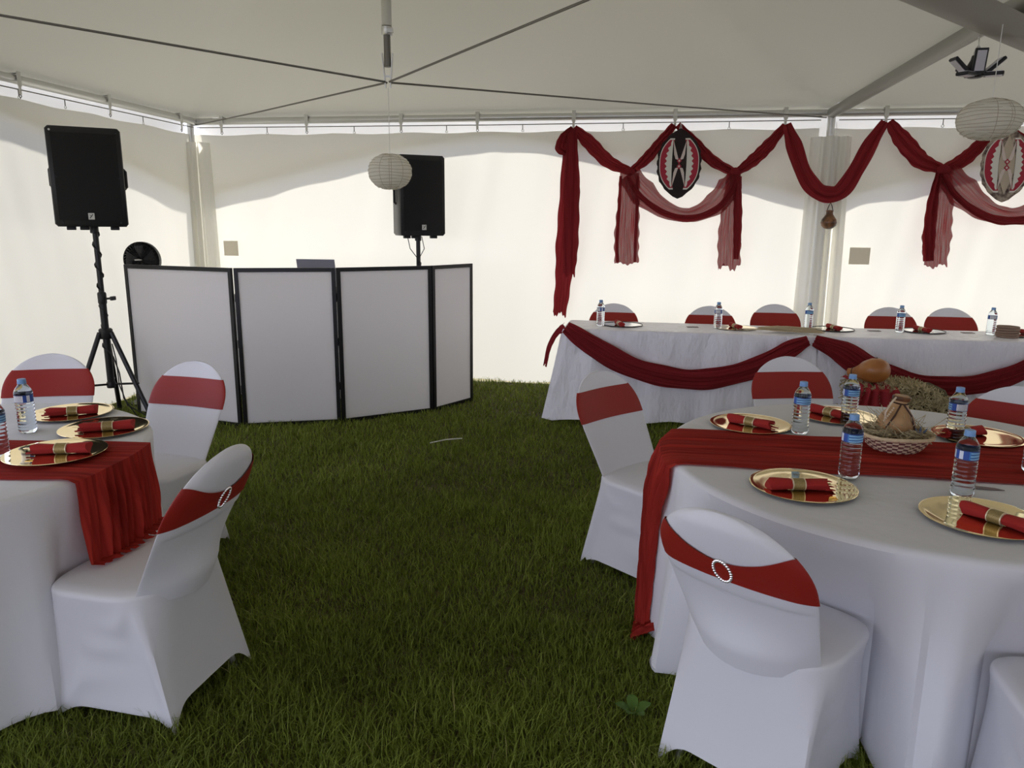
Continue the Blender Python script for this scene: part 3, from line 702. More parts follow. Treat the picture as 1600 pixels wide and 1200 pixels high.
for k in range(6):
    a = k*PI/3; g.add([(0, 0, 0), (.016*math.cos(a-.4), .016*math.sin(a-.4), .014), (.026*math.cos(a), .026*math.sin(a), .030), (.016*math.cos(a+.4), .016*math.sin(a+.4), .014)], [(0, 1, 2, 3)])
bf = g.build('cloth_flower', 'blueflower', None, False); bf.location = bc+Vector((.062, -.052, .066)); tag(bf, 'small blue grey cloth flower beside the calabash in the basket', 'ornament')
# card beside the right bottle
g = MB(); g.add([(-.035, -.012, 0), (.018, -.022, 0), (.048, -.026, 0), (.03, -.005, 0), (-.02, .014, 0)] + [(-.035, -.012, .0018), (.018, -.022, .0018), (.048, -.026, .0018), (.03, -.005, .0018), (-.02, .014, .0018)], [(4, 3, 2, 1, 0), (5, 6, 7, 8, 9), (0, 1, 6, 5), (1, 2, 7, 6), (2, 3, 8, 7), (3, 4, 9, 8), (4, 0, 5, 9)])
c = g.build('table_card', 'card', None, False); c.location = at(1538, 762, TZ+.002); c.location.z = TZ+.0015; tag(c, 'small grey pointed card on the right table beside the nearest bottle', 'card')

# ------------------------------------------------------------------ head tables
def head_table(f0, f1, depth, lb, lbc, flare, seed):
    f0, f1 = Vector(f0), Vector(f1); d = (f1-f0); ln = d.length; d.normalize(); n_ = Vector((-d.y, d.x, 0)); n_ = n_ if n_.y > 0 else -n_
    c = (f0+f1)/2+n_*depth/2; c.z = 0; rz = math.atan2(d.y, d.x); t = thing('folding_table', lb, 'table', c, rz, 'head tables')
    MB().box((0, 0, .73), (ln-.02, depth-.02, .03), 0, .004).build('tabletop', 'patch', t)
    for sx_ in (-1, 1):
        for sy_ in (-1, 1): MB().tube([(sx_*(ln/2-.15), sy_*(depth/2-.08), 0), (sx_*(ln/2-.15), sy_*(depth/2-.08), .716)], .013, 8).build('leg', 'blackm', t)
    # cloth: rectangle perimeter by arc length
    hx, hy_ = ln/2, depth/2; per = 2*(ln+depth); N_ = 420; g = MB(); rings = []; rr = random.Random(seed)
    ph = [(rr.uniform(5, 12), rr.uniform(0, 6), .6) for _ in range(3)]+[(rr.uniform(14, 30), rr.uniform(0, 6), .35) for _ in range(4)]
    def rect(s, cr=.03):
        s %= per
        for a0_, L_, p0, dx_, nn_ in ((0, ln, (-hx, -hy_), (1, 0), (0, -1)), (ln, depth, (hx, -hy_), (0, 1), (1, 0)), (ln+depth, ln, (hx, hy_), (-1, 0), (0, 1)), (2*ln+depth, depth, (-hx, hy_), (0, -1), (-1, 0))):
            if s <= a0_+L_+1e-9:
                t_ = s-a0_; e = min(t_, L_-t_); k = math.exp(-(e/.10)**2)*.5; sg = -1 if t_ < L_/2 else 1
                nx, ny = nn_[0]+dx_[0]*sg*k*2*.5, nn_[1]+dx_[1]*sg*k*2*.5; q = math.hypot(nx, ny); return p0[0]+dx_[0]*t_, p0[1]+dx_[1]*t_, nx/q, ny/q, math.exp(-(e/.13)**2)
    pts = [rect(per*k/N_) for k in range(N_)]
    for sc_ in (.02, .5, .9, .985): rings.append([Vector((p[0]*sc_, p[1]*sc_, TZ+.0005)) for p in pts])
    rings.append([Vector((p[0]+p[2]*.004, p[1]+p[3]*.004, TZ-.006)) for p in pts])
    nv = 24
    for j in range(1, nv+1):
        v = j/nv; R_ = []
        for k, p in enumerate(pts):
            s = per*k/N_; f = .026*v**.6*sn(s+.06*v, *ph); out = .008+.03*v+f+flare*p[4]*v**1.2
            out = max(out, .008); R_.append(Vector((p[0]+p[2]*out, p[1]+p[3]*out, lerp(TZ-.006, .03, v)+(.018*math.sin(s*9)*(v > .98)))))
        rings.append(R_)
    g.loft(rings, True, False); o = g.build('tablecloth', 'satin'); o.location = c; o.rotation_euler = (0, 0, rz); tag(o, lbc, 'tablecloth', 'satin head table cloths'); return o
HF0, HF1, HF2 = Vector((.40, 5.865, 0)), Vector((2.27, 5.525, 0)), Vector((4.75, 5.235, 0))
head_table(HF0, HF1, .56, 'long head table under white satin, left one', 'white satin cloth over the left head table, under the first red swag', .10, 2)
head_table(HF1+Vector((.02, .0, 0)), HF2, .56, 'long head table under white satin, right one', 'white satin cloth over the right head table, under the second red swag', .03, 5)

# ------------------------------------------------------------------ draped gauze
def bez(P, n=40):
    """Catmull-Rom through the given points"""
    P = [Vector(p) for p in P]; Q = [P[0]*2-P[1]]+P+[P[-1]*2-P[-2]]; out = []
    for k in range(n+1):
        t = k/n*(len(P)-1); i = min(int(t), len(P)-2); f = t-i; a, b, c, d = Q[i:i+4]
        out.append(.5*((2*b)+(c-a)*f+(2*a-5*b+4*c-d)*f*f+(3*b-a-3*c+d)*f**3))
    return out
def interp(ws, t):
    x = t*(len(ws)-1); i = min(int(x), len(ws)-2); return lerp(ws[i], ws[i+1], x-i)
def ribbon(g, pts, wid, nrm, depth=.012, pl=6, n=48, nu=30, seed=0, ragged=0):
    """a pleated strip: centre line pts, widths wid along it, facing nrm"""
    rr = random.Random(seed); C_ = bez(pts, n); rows = []; ph = [(rr.uniform(.8, 1.4)*pl*PI, rr.uniform(0, 6), .6), (rr.uniform(1.6, 2.4)*pl*PI, rr.uniform(0, 6), .35)]
    for j, p in enumerate(C_):
        t = j/n; T = (C_[min(j+1, n)]-C_[max(j-1, 0)]).normalized(); X = T.cross(nrm).normalized(); w_ = interp(wid, t); row = []
        for i in range(nu+1):
            u = i/nu; f = sn(u+.10*math.sin(t*5+seed), *ph); lobe = math.sin(PI*u)
            e = 1+.05*math.sin(t*37+seed)*(abs(u-.5) > .45)
            q = p+X*(u-.5)*w_*e+nrm*(depth*f+depth*.9*lobe)
            if ragged and j == n: q = q+T*(ragged*math.sin(u*9+seed)+ragged*.5*math.sin(u*31))
            row.append(q)
        rows.append(row)
    g.grid(rows); return g
FACE = EY.copy()
def Wp(*uv, off=.10): return [onw(u, v, off) for u, v in uv]
def knot(parent, u, v, r=.045, off=.13):
    c = onw(u, v, off); g = MB(); rings = []
    for j in range(9):
        t = j/8; a = PI*t; rings.append([c+EX*(r*1.25*math.sin(a)*math.cos(b)*(1+.12*math.sin(b*5)))+FACE*(r*.7*math.sin(a)*math.sin(b)*(1+.1*math.sin(b*4)))+UP*(r*math.cos(a)) for b in [2*PI*k/20 for k in range(20)]])
    g.loft(rings); g.build('knot', 'gauze', parent)
def drape_part(parent, name, uv, wd, m='gauze', off=.10, sd=0, depth=.016, pl=5, rag=0, n=48):
    g = MB(); ribbon(g, Wp(*uv, off=off), wd, FACE, depth, pl, n, 34, sd, rag); return g.build(name, m, parent)
d1 = thing('scarf_drape', 'dark red gauze scarf swagged in Vs on the back wall with one long hanging end', 'drape')
drape_part(d1, 'long_tail', [(891, 205), (890, 300), (884, 380), (880, 440), (874, 491)], [.12, .19, .19, .15, .13], sd=1, rag=.02, off=.11, pl=4)
drape_part(d1, 'short_tail', [(893, 203), (893, 300), (892, 380), (889, 430)], [.10, .15, .14, .11], sd=2, rag=.015, off=.15, pl=4)
drape_part(d1, 'loop', [(895, 200), (880, 215), (874, 232), (884, 240)], [.05, .08, .08, .05], sd=3, off=.14, n=20)
drape_part(d1, 'swag', [(897, 200), (920, 222), (950, 252), (984, 268)], [.07, .13, .12, .07], sd=4)
drape_part(d1, 'swag', [(986, 268), (1010, 248), (1032, 222), (1053, 195)], [.06, .10, .09, .06], sd=5)
drape_part(d1, 'swag', [(1059, 195), (1085, 222), (1112, 250), (1148, 270)], [.06, .09, .10, .07], sd=6)
drape_part(d1, 'swag', [(1150, 270), (1175, 252), (1200, 228), (1227, 196)], [.06, .11, .11, .06], sd=7)
drape_part(d1, 'lower_swag', [(982, 272), (1005, 302), (1040, 328), (1078, 336), (1115, 320), (1140, 292), (1149, 272)], [.20, .24, .15, .12, .20, .22, .12], 'gauze_thin', sd=8, off=.12, pl=4)
drape_part(d1, 'lower_swag_hem', [(980, 275), (1000, 306), (1038, 333), (1078, 341), (1118, 328), (1142, 300), (1152, 276)], [.04, .05, .055, .06, .06, .05, .04], sd=9, off=.135, pl=2)
drape_part(d1, 'hanging_tail', [(984, 270), (982, 320), (979, 370), (979, 412)], [.18, .20, .23, .22], 'gauze_thin', sd=10, rag=.012, off=.11, pl=5)
drape_part(d1, 'hanging_tail', [(1147, 272), (1143, 320), (1140, 370), (1139, 418)], [.12, .16, .21, .20], 'gauze_thin', sd=11, rag=.03, off=.11, pl=5)
drape_part(d1, 'hem', [(970, 275), (967, 330), (964, 380), (965, 410)], [.025, .03, .03, .03], sd=12, off=.125, pl=1)
drape_part(d1, 'hem', [(996, 275), (995, 330), (993, 380), (992, 410)], [.025, .03, .03, .025], sd=13, off=.125, pl=1)
drape_part(d1, 'hem', [(1152, 275), (1153, 330), (1152, 375), (1150, 405)], [.06, .08, .07, .05], sd=14, off=.125, pl=2)
knot(d1, 984, 268, .036); knot(d1, 1149, 268, .036)
d2 = thing('scarf_drape', 'dark red gauze scarf hanging in a deep U above the hanging gourd', 'drape')
drape_part(d2, 'swag', [(1229, 194), (1240, 225), (1256, 270), (1275, 296), (1296, 304), (1317, 296), (1340, 262), (1362, 222), (1383, 190)], [.07, .13, .14, .15, .14, .14, .14, .13, .07], sd=15, n=70, off=.20, pl=4)
d3 = thing('scarf_drape', 'dark red gauze scarf swagged around the pale shield at the right edge', 'drape')
drape_part(d3, 'swag', [(1389, 190), (1410, 218), (1438, 250), (1472, 264)], [.07, .14, .15, .08], sd=16)
drape_part(d3, 'swag', [(1474, 264), (1505, 250), (1532, 226), (1556, 195)], [.07, .12, .11, .06], sd=17)
drape_part(d3, 'swag', [(1560, 195), (1590, 215), (1620, 240), (1650, 262)], [.06, .11, .11, .07], sd=18)
drape_part(d3, 'lower_swag', [(1478, 268), (1505, 300), (1540, 328), (1580, 338), (1625, 325), (1652, 270)], [.20, .26, .18, .14, .2, .1], 'gauze_thin', sd=19, off=.12, pl=4)
drape_part(d3, 'lower_swag_hem', [(1472, 272), (1496, 308), (1536, 336), (1580, 345), (1625, 333), (1655, 275)], [.05, .06, .07, .07, .06, .04], sd=20, off=.135, pl=2)
drape_part(d3, 'hanging_tail', [(1476, 268), (1470, 320), (1464, 370), (1462, 416)], [.14, .20, .24, .19], 'gauze_thin', sd=21, rag=.015, off=.11, pl=5)
drape_part(d3, 'hem', [(1466, 270), (1457, 320), (1451, 370), (1450, 408)], [.05, .10, .11, .08], sd=22, off=.125, pl=3)
knot(d3, 1474, 265, .042)
# swags on the fronts of the head tables
def table_drape(pts, wd, lb, sd, tail=None):
    o = thing('table_swag', lb, 'drape'); g = MB(); ribbon(g, pts, wd, FACE, .012, 6, 80, 44, sd); g.build('swag', 'gauze', o)
    if tail:
        g = MB(); ribbon(g, tail[0], tail[1], tail[2], .010, 3, 30, 14, sd+1, .01); g.build('tail', 'gauze', o)
    return o
def fr(u, v, d=.07):
    """a point on the front plane of the head tables, d in front of the edge line"""
    a, b = (HF0, HF1) if u < 1268 else (HF1, HF2); dd = (b-a).normalized(); n_ = Vector((dd.y, -dd.x, 0)); o = a+n_*d
    r = ray(u, v); t = n_.dot(o)/n_.dot(Vector((r.x, r.y, 0))); return r*t+Vector((0, 0, CH))
s1 = [fr(884, 511, .02), fr(925, 540, .05), fr(985, 573), fr(1050, 590), fr(1110, 592), (fr(1180, 575)), fr(1230, 548), fr(1263, 532, .03)]
table_drape(s1, [.10, .17, .17, .165, .165, .16, .14, .08], 'dark red gauze swag across the front of the left head table', 31,
            ([HF0+Vector((.02, .0, .768)), HF0+Vector((-.04, .03, .72)), HF0+Vector((-.10, .05, .60)), HF0+Vector((-.13, .05, .45))], [.08, .07, .06, .05], Vector((-.9, -.4, 0)).normalized()))
s2 = [fr(1272, 532, .03), fr(1315, 550), fr(1360, 578), fr(1415, 597), fr(1470, 604), fr(1530, 600), fr(1590, 583), fr(1660, 545), fr(1700, 520, .03)]
table_drape(s2, [.08, .17, .20, .16, .15, .15, .15, .14, .08], 'dark red gauze swag across the front of the right head table', 33)

# ------------------------------------------------------------------ shields
def shield(u, v, pale, lb):
    c = onw(u, v, .175); o = thing('hide_shield', lb, 'shield', c); o.rotation_euler = (math.radians(-4), 0, -YAW)
    H2, W2 = .305, .193
    def half(t): return W2*(max(0, math.cos(PI/2*abs(t)**1.35)))**.78    # t -1..1
    def outline(k, n=28, dz=0):
        R_ = [(half(-1+2*i/n)*k, (-1+2*i/n)*H2*k) for i in range(n+1)]; return [(x, z) for x, z in R_]+[(-x, z) for x, z in R_[::-1][1:-1]]
    def slab(name, poly, y0, y1, m, par=o):
        g = MB(); n = len(poly); g.add([(x, -y0, z) for x, z in poly]+[(x, -y1, z) for x, z in poly], [tuple(range(n)), tuple(reversed(range(n, 2*n)))]+[(i, i+n, (i+1) % n+n, (i+1) % n) for i in range(n)])
        return g.build(name, m, par, False)
    rr = random.Random(int(u)); base = [(x*(1+.03*math.sin(i*1.7)), z*(1+.012*math.sin(i*2.1))) for i, (x, z) in enumerate(outline(1))]
    slab('hide', base, -.008, .006, 'hidepale' if pale else 'hide')
    def stripx(t): return half(t)
    def side(sg):
        # crimson field with a white outline; a strip between outer curve and inner bowed curve
        def strip(name, ko, ki, t0, t1, y, m, teeth=False):
            n = 26; out = [(sg*half(lerp(t0, t1, i/n))*ko, lerp(t0, t1, i/n)*H2*ko) for i in range(n+1)]
            inn = []
            for i in range(n, -1, -1):
                t = lerp(t0, t1, i/n); b = .045+.030*math.cos(PI/2*t/.8)
                if teeth: b = .05+.062*max(0, math.cos(PI/2*t/.72))+(.012 if i % 4 < 2 else -.006)*(abs(t) < .5)
                inn.append((sg*min(b*ki, abs(half(t)*ko*.97)), t*H2*ko))
            slab(name, out+inn if sg > 0 else (out+inn)[::-1], y, y+.0025, m)
        strip('white_border', .90, 1, -.82, .80, .006, 'hidewhite'); strip('crimson_field', .865, 1.02, -.80, .78, .008, 'crimson')
        n = 18; tooth = []
        for i in range(n+1):
            t = lerp(-.66, .66, i/n); b = .062+.055*math.cos(PI/2*t/.72)+(.010 if i % 2 else -.008)*(abs(t) < .55); tooth.append((sg*b, t*H2))
        inn = [(sg*(.058+.006*math.cos(PI/2*t/.72)), t*H2) for t in [lerp(.66, -.66, i/n) for i in range(n+1)]]
        slab('white_teeth', tooth+inn if sg > 0 else (tooth+inn)[::-1], .0105, .013, 'hidewhite')
    side(1); side(-1)
    ctr = [(.062*math.cos(PI/2*t), t*H2*.80) for t in [-1+2*i/16 for i in range(17)]]; slab('centre_panel', ctr+[(-x, z) for x, z in ctr[::-1][1:-1]], .0105, .0125, 'hidetan' if pale else 'hide')
    for sx_ in (-1, 1):
        for sz_ in (-1, 1): 
            P_ = [(sx_*.006, sz_*.032), (sx_*.034, sz_*.040), (sx_*.047, sz_*.080), (sx_*.056, sz_*.20)]; slab('pale_horn', P_ if sx_*sz_ > 0 else P_[::-1], .0125, .0150, 'hidehorn')
            P_ = [(sx_*.034, sz_*.04), (sx_*.060, sz_*.04), (sx_*.066, 0), (sx_*.040, 0)]
    for zc in (.024, -.024):
        slab('lozenge', [(0, zc-.026), (.022, zc), (0, zc+.026), (-.022, zc)], .0135, .0165, 'crimson'); slab('lozenge_centre', [(0, zc-.012), (.010, zc), (0, zc+.012), (-.010, zc)], .0165, .018, 'hidehorn')
    MB().tube([(-.01, 0, H2-.02), (0, 0, H2+.07), (.01, 0, H2-.02)], .003, 5).build('cord', 'string', o)
M['hide'] = mat('black_hide', (.018, .010, .010), .8, bump=(80, .5)); M['hidepale'] = mat('pale_hide', (.50, .42, .33), .8, bump=(80, .5), var=(22, (.07, .04, .04)))
M['hidewhite'] = mat('white_paint', (.72, .70, .64), .7); M['crimson'] = mat('crimson_paint', (.36, .012, .035), .6); M['hidehorn'] = mat('pale_pink_paint', (.66, .56, .52), .7); M['hidetan'] = mat('tan_paint', (.50, .42, .32), .7)
shield(1061, 256, False, 'pointed oval shield with dark hide rim and crimson fields hanging above the left lower swag')
shield(1572, 258, True, 'pale rimmed pointed oval shield at the right edge, partly behind the lantern')

# hanging gourd with its cord
p = onw(1294, 358, .24)
gg = gourd('hanging_gourd', 'gourddark', [(.01, 0), (.035, .006), (.060, .028), (.068, .055), (.062, .082), (.042, .108), (.030, .125), (.028, .145), (.032, .158), (.024, .162)], p, (0, 0, 0), 'small dark brown painted gourd hanging under the U shaped red drape')
MB().tube([(-.026, 0, .155), (-.012, 0, .20), (0, 0, .225), (.014, 0, .20), (.027, 0, .155)], .0035, 6).build('cord', 'leather', gg)
for u0, v0, v1, tx in ((1307, 190, 335, 'right of the hanging gourd'), (1303, 190, 315, 'left of the hanging gourd')):
    a_, b_ = onw(u0, v0, .16), onw(u0 if u0 > 1305 else u0-7, v1, .16); tag(MB().tube([a_, lerp(a_, b_, .5)+EX*.004, b_], .0022, 5).build('tie_line', 'string'), 'thin white cord hanging from the rail, '+tx, 'cord')

# ------------------------------------------------------------------ paper lanterns
def lantern(c, rx, rz_, top, lb, seed):
    o = thing('paper_lantern', lb, 'lantern', c); rr = random.Random(seed); rings = []; nr = 44
    for j in range(nr+1):
        t = j/nr; a = lerp(-PI/2*.93, PI/2*.93, t); rib = .965+.035*abs(math.sin(t*PI*15))
        rings.append([Vector((rx*math.cos(a)**.85*rib*math.cos(b)*(1+.012*math.sin(b*9+j)+.008*rr.uniform(-1, 1)), rx*math.cos(a)**.85*rib*math.sin(b)*(1+.012*math.sin(b*9+j)), rz_*math.sin(a)+.002*math.sin(b*5+j))) for b in [2*PI*k/48 for k in range(48)]])
    MB().loft(rings, False, False).build('paper_shade', 'paper', o)
    g = MB()
    for j in range(1, 15):
        a = lerp(-PI/2*.9, PI/2*.9, j/15); R_ = rx*math.cos(a)**.85*1.004; g.tube([(R_*math.cos(b), R_*math.sin(b), rz_*math.sin(a)+.003*math.sin(3*b+j)) for b in [2*PI*k/32 for k in range(33)]], .0011, 4, False)
    for b0 in (-1.9, -1.45, -1.35, -.8, .6, 1.9, 2.8): g.tube([(rx*1.005*math.cos(a)**.85*math.cos(b0), rx*1.005*math.cos(a)**.85*math.sin(b0), rz_*math.sin(a)) for a in [lerp(-1.4, 1.4, k/20) for k in range(21)]], .0011, 4, False)
    g.build('wire_ribs', 'wire', o)
    MB().tube([(0, 0, rz_*.9), ((top[0]-c[0])*.5, (top[1]-c[1])*.5, (top[2]-c[2])*.5), Vector(top)-Vector(c)], .0018, 5).build('string', 'string', o)
    return o
lantern(Vector((-.703, 4.40, 1.842)), .124, .098, (hub.x, hub.y, hub.z-.03), 'small white paper lantern hanging in front of the far speaker', 1)
c2 = aty(1546, 187, 3.55); lantern(c2, .134, .088, (c2.x+.015, c2.y+.02, 2.44), 'larger white paper lantern hanging at the right, in front of the tan shield', 2)

# folding LED work light hanging from the overhead pipe
lc = aty(1524, 112, 3.98)
wl = thing('work_light', 'black folding LED work light with tilted panels hanging under the overhead pipe', 'lamp', lc)
MB().lathe([(.030, -.030), (.042, -.022), (.044, .0), (.040, .03), (.028, .055), (.024, .075)], 16).build('housing', 'black', wl)
MB().lathe([(.018, .075), (.020, .085), (.014, .105), (.006, .12)], 14).build('socket', 'pad', wl)
MB().tube([(0, 0, .115), (-.004, 0, .17), (.004, 0, .21)], .003, 6).build('cord', 'string', wl)
for k, (az, el, L_) in enumerate(((-PI/2-.2, 1.40, .12), (-.05, .72, .125), (PI+.05, .72, .12), (PI/2, .5, .11), (PI+.6, -.05, .10), (-.55, .0, .09))):
    d_ = Vector((math.cos(az)*math.cos(el), math.sin(az)*math.cos(el), math.sin(el))); sx_ = Vector((-math.sin(az), math.cos(az), 0)); nr_ = d_.cross(sx_)
    Rm = Matrix((d_, sx_, nr_)).transposed(); b_ = Vector((math.cos(az), math.sin(az), 0))*.034+Vector((0, 0, -.018))
    pn = MB().box(b_+d_*L_/2, (L_, .060, .016), 0, .004, Rm).build('panel', 'black', wl, False)
    MB().box(b_+d_*L_*.52+nr_*(-.0095), (L_*.78, .042, .003), 0, 0, Rm).build('led_strip', 'led', pn, False)
    MB().box(b_+d_*L_*.52+nr_*(.0095), (L_*.78, .042, .003), 0, 0, Rm).build('led_strip', 'led', pn, False)

# ------------------------------------------------------------------ DJ booth
bp = [(at(218, 648, 0)), at(381, 668, 0), at(534, 661, 0), at(677, 643, 0), at(738, 626, 0)]
fb = thing('dj_booth', 'four panel folding DJ booth screen with black frames and white fabric', 'screen', (bp[2].x, bp[2].y, 0))
for i in range(4):
    a_, b_ = bp[i]-fb.location, bp[i+1]-fb.location; d_ = b_-a_; ln = d_.length-(.012 if i in (0,) else .006); dn = d_.normalized(); rz = math.atan2(dn.y, dn.x); c_ = (a_+b_)/2; H_ = 1.222; wd = .030
    if i == 0: c_ = c_-dn*.008
    g = MB(); n_ = Vector((-dn.y, dn.x, 0))
    for sg in (-1, 1): g.box(c_+dn*sg*(ln/2-wd/2)+UP*(H_/2), (wd, .024, H_), rz, .002)
    for z in (.020, H_-wd/2): g.box(c_+UP*z, (ln-2*wd, .024, wd), rz, .002)
    fr_ = g.build('frame', 'blackm', fb, False)
    g = MB(); g.box(c_+UP*(H_/2)-n_*.002, (ln-2*wd+.008, .006, H_-2*wd+.02), rz); g.build('fabric_panel', 'scrim', fr_, False)
for k in (1, 2, 3):
    q = bp[k]-fb.location
    for z in (.30, .65, 1.0): MB().tube([(q.x, q.y+.010, z-.03), (q.x, q.y+.010, z+.03)], .006, 8).build('hinge', 'blackm', fb)

# DJ table behind with a white cloth, laptop on it
dt0 = Vector((-2.26, 6.80, 0)); drz = -YAW
dj = thing('dj_table', 'DJ table behind the booth screen under a white cloth, its left corner showing', 'table', dt0, drz)
MB().box((0, 0, .86), (1.9, .5, .03), 0, .004).build('tabletop', 'patch', dj)
for sx_ in (-1, 1):
    for sy_ in (-1, 1): MB().tube([(sx_*.85, sy_*.2, 0), (sx_*.85, sy_*.2, .845)], .014, 8).build('leg', 'blackm', dj)
rings = []; g = MB()
def rr4(hx, hy_, N_=160):
    out = []
    for k in range(N_):
        a = 2*PI*k/N_; c_, s_ = math.cos(a), math.sin(a); out.append((hx*math.copysign(abs(c_)**.16, c_), hy_*math.copysign(abs(s_)**.16, s_)))
    return out
for sc_ in (.02, .5, .98): rings.append([Vector((x*sc_, y*sc_, .879)) for x, y in rr4(.96, .26)])
for j in range(0, 15):
    v = j/14; rings.append([Vector((x*(1+.045*v)+.012*v*math.sin(k*.7), y*(1+.16*v)+.012*v*math.sin(k*.9), lerp(.874, .05, v))) for k, (x, y) in enumerate(rr4(.968, .267))])
o = g.loft(rings, True, False).build('tablecloth', 'linen'); o.location = dt0; o.rotation_euler = (0, 0, drz); tag(o, 'white cloth over the DJ table, seen left of the booth screen', 'tablecloth')
lp = Vector((-1.68, 6.66, .882)); lt = thing('laptop', 'grey laptop with raised lid just above the booth screen', 'laptop', lp, PI-.1)
MB().box((0, .0, .065), (.36, .26, .13), 0, .006).build('riser', 'blackm', lt, False)
MB().box((0, .0, .140), (.34, .24, .016), 0, .005).build('base', 'laptop', lt, False)
Rl = Matrix.Rotation(-.25, 3, 'X'); MB().box(Vector((0, .15, .258)), (.34, .008, .225), 0, .004, Matrix.Rotation(-.25, 3, 'X')).build('lid', 'laptop', lt, False)

# ------------------------------------------------------------------ speakers
def cabinet(name, c, rz, w_, h_, dp, lb):
    o = thing(name, lb, 'speaker', c, rz)
    g = MB(); rings = []
    for j, (z, k) in enumerate(((0, .93), (.02, 1), (h_-.02, 1), (h_, .93))):
        fx, bx = w_/2*k, w_*.44*k; f_, b_ = -dp/2*k, dp/2*k
        R_ = []
        pts = [(-fx, f_), (fx, f_), (fx, f_+.10), (bx, b_), (-bx, b_), (-fx, f_+.10)]
        for i_, (x, y) in enumerate(pts):
            p0 = Vector(pts[i_-1]); p1 = Vector((x, y)); p2 = Vector(pts[(i_+1) % 6]); a_ = p1+(p0-p1).normalized()*.015; b2 = p1+(p2-p1).normalized()*.015; m_ = (a_+b2+p1*1.5)/3.5
            R_ += [Vector((a_.x, a_.y, z)), Vector((m_.x, m_.y, z)), Vector((b2.x, b2.y, z))]
        rings.append(R_)
    g.loft(rings); g.build('cabinet', 'black', o)
    g = MB(); nx, nz = 30, 44; rows = []
    for j in range(nz+1):
        rows.append([Vector((lerp(-w_/2+.032, w_/2-.032, i/nx), -dp/2-.006-.014*math.cos(PI*(i/nx-.5)), lerp(.045, h_-.045, j/nz))) for i in range(nx+1)])
    g.grid(rows); g.build('grille', 'grille', o)
    bd = MB().box((0, -dp/2-.024, .075), (.040, .006, .046), 0, .001).build('badge', 'pad', o, False)
    g = MB(); g.add([(-.014, -dp/2-.0285, .060), (-.008, -dp/2-.0285, .060), (.014, -dp/2-.0285, .090), (.008, -dp/2-.0285, .090), (-.014, -dp/2-.0285, .090), (-.010, -dp/2-.0285, .084), (0, -dp/2-.0285, .078), (-.002, -dp/2-.0285, .074)], [(0, 1, 2, 3), (4, 5, 7, 6)]); g.build('emblem', 'black', bd, False)
    for x, z in ((-w_/2+.03, h_-.03), (w_/2-.03, h_-.03), (-w_/2+.04, h_*.5), (w_/2-.04, h_*.5), (-w_/2+.05, .03), (w_/2-.05, .03)):
        g = MB(); g.tube([(x, -dp/2-.012, z), (x, -dp/2+.01, z)], .007, 10); g.build('screw', 'blackm' if not (z > h_-.1 and x < 0) else 'pad', o)
    for x in (-w_*.30, -w_*.12, w_*.30): MB().box((x, -dp*.2, -.012), (.06, .05, .025), 0, .004).build('foot', 'black', o)
    for sg in (-1, 1): MB().tube([(sg*(w_/2-.005), -dp*.05, h_*.40), (sg*(w_/2+.008), -dp*.02, h_*.42), (sg*(w_/2+.008), -dp*.02, h_*.58), (sg*(w_/2-.005), -dp*.05, h_*.60)], .012, 8).build('handle', 'black', o)
    MB().lathe([(.022, -.05), (.030, -.045), (.030, 0)], 14).build('pole_cup', 'black', o)
    return o
def tripod(c, top, lb, rz, legs=True):
    o = thing('speaker_stand', lb, 'stand', c, rz)
    MB().tube([(0, 0, .28), (0, 0, .95)], .026, 14).build('lower_tube', 'blackm', o); MB().tube([(0, 0, .93), (0, 0, top)], .020, 14).build('upper_tube', 'blackm', o)
    g = MB(); g.lathe([(.028, .93), (.032, .94), (.032, 1.01), (.026, 1.02)], 14); g.build('collar', 'black', o)
    g = MB(); g.tube([(.03, 0, .97), (.085, 0, .975)], .008, 8); g.box((.092, 0, .975), (.02, .05, .03), 0, .004); g.build('clamp_knob', 'black', o)
    g = MB(); g.lathe([(.044, .66), (.050, .67), (.050, .73), (.040, .74)], 14); g.build('leg_hub', 'black', o)
    g = MB(); g.lathe([(.030, .27), (.034, .28), (.034, .31), (.028, .32)], 14); g.build('brace_hub', 'black', o)
    for k in range(3):
        a = 2*PI*k/3; x, y = math.cos(a), math.sin(a)
        lg = MB().tube([(x*.045, y*.045, .71), (x*.33, y*.33, .03)], .018, 8).build('leg', 'blackm', o); MB().tube([(x*.318, y*.318, .05), (x*.345, y*.345, .0)], .018, 8).build('rubber_foot', 'black', lg)
        MB().tube([(x*.03, y*.03, .30), (x*.24, y*.24, .315)], .009, 6).build('brace', 'blackm', o)
    return o
st = Vector((-3.158, 5.75, 0))
stn = tripod(st, 1.5, 'black tripod stand of the left speaker beside the DJ booth, cable wound round it', -YAW)
cabinet('loudspeaker', Vector((st.x-.005, st.y, 1.512)), .46, .475, .700, .34, 'black loudspeaker on the tripod left of the DJ booth, tallest in view')
g = MB(); pts = [Vector((.026*math.cos(k*.75)*(1 if k < 44 else 1.3), .026*math.sin(k*.75), 1.47-k*.0185)) for k in range(50)]; pts += [Vector((.05, -.02, .52)), Vector((.10, -.05, .40)), Vector((.12, -.06, .20)), Vector((.20, -.02, .03)), Vector((.42, .06, .015))]
c_ = g.tube(pts, .0052, 6).build('speaker_cable', 'black'); c_.location = st; tag(c_, 'black cable spiralling down the left speaker stand to the grass', 'cable')
g = MB(); c_ = g.tube([Vector((.04, 0, .62)), Vector((.075, -.03, .5)), Vector((.085, -.04, .3)), Vector((.14, -.05, .14)), Vector((.30, 0, .02))], .0045, 6).build('speaker_cable', 'black'); c_.location = st; tag(c_, 'thin black cable looping from the tripod hub to the grass', 'cable')
s2p = aty(654, 412, 7.02); s2p.z = 0
tripod(s2p, 1.43, 'black tripod stand of the far speaker behind the DJ booth', .2)
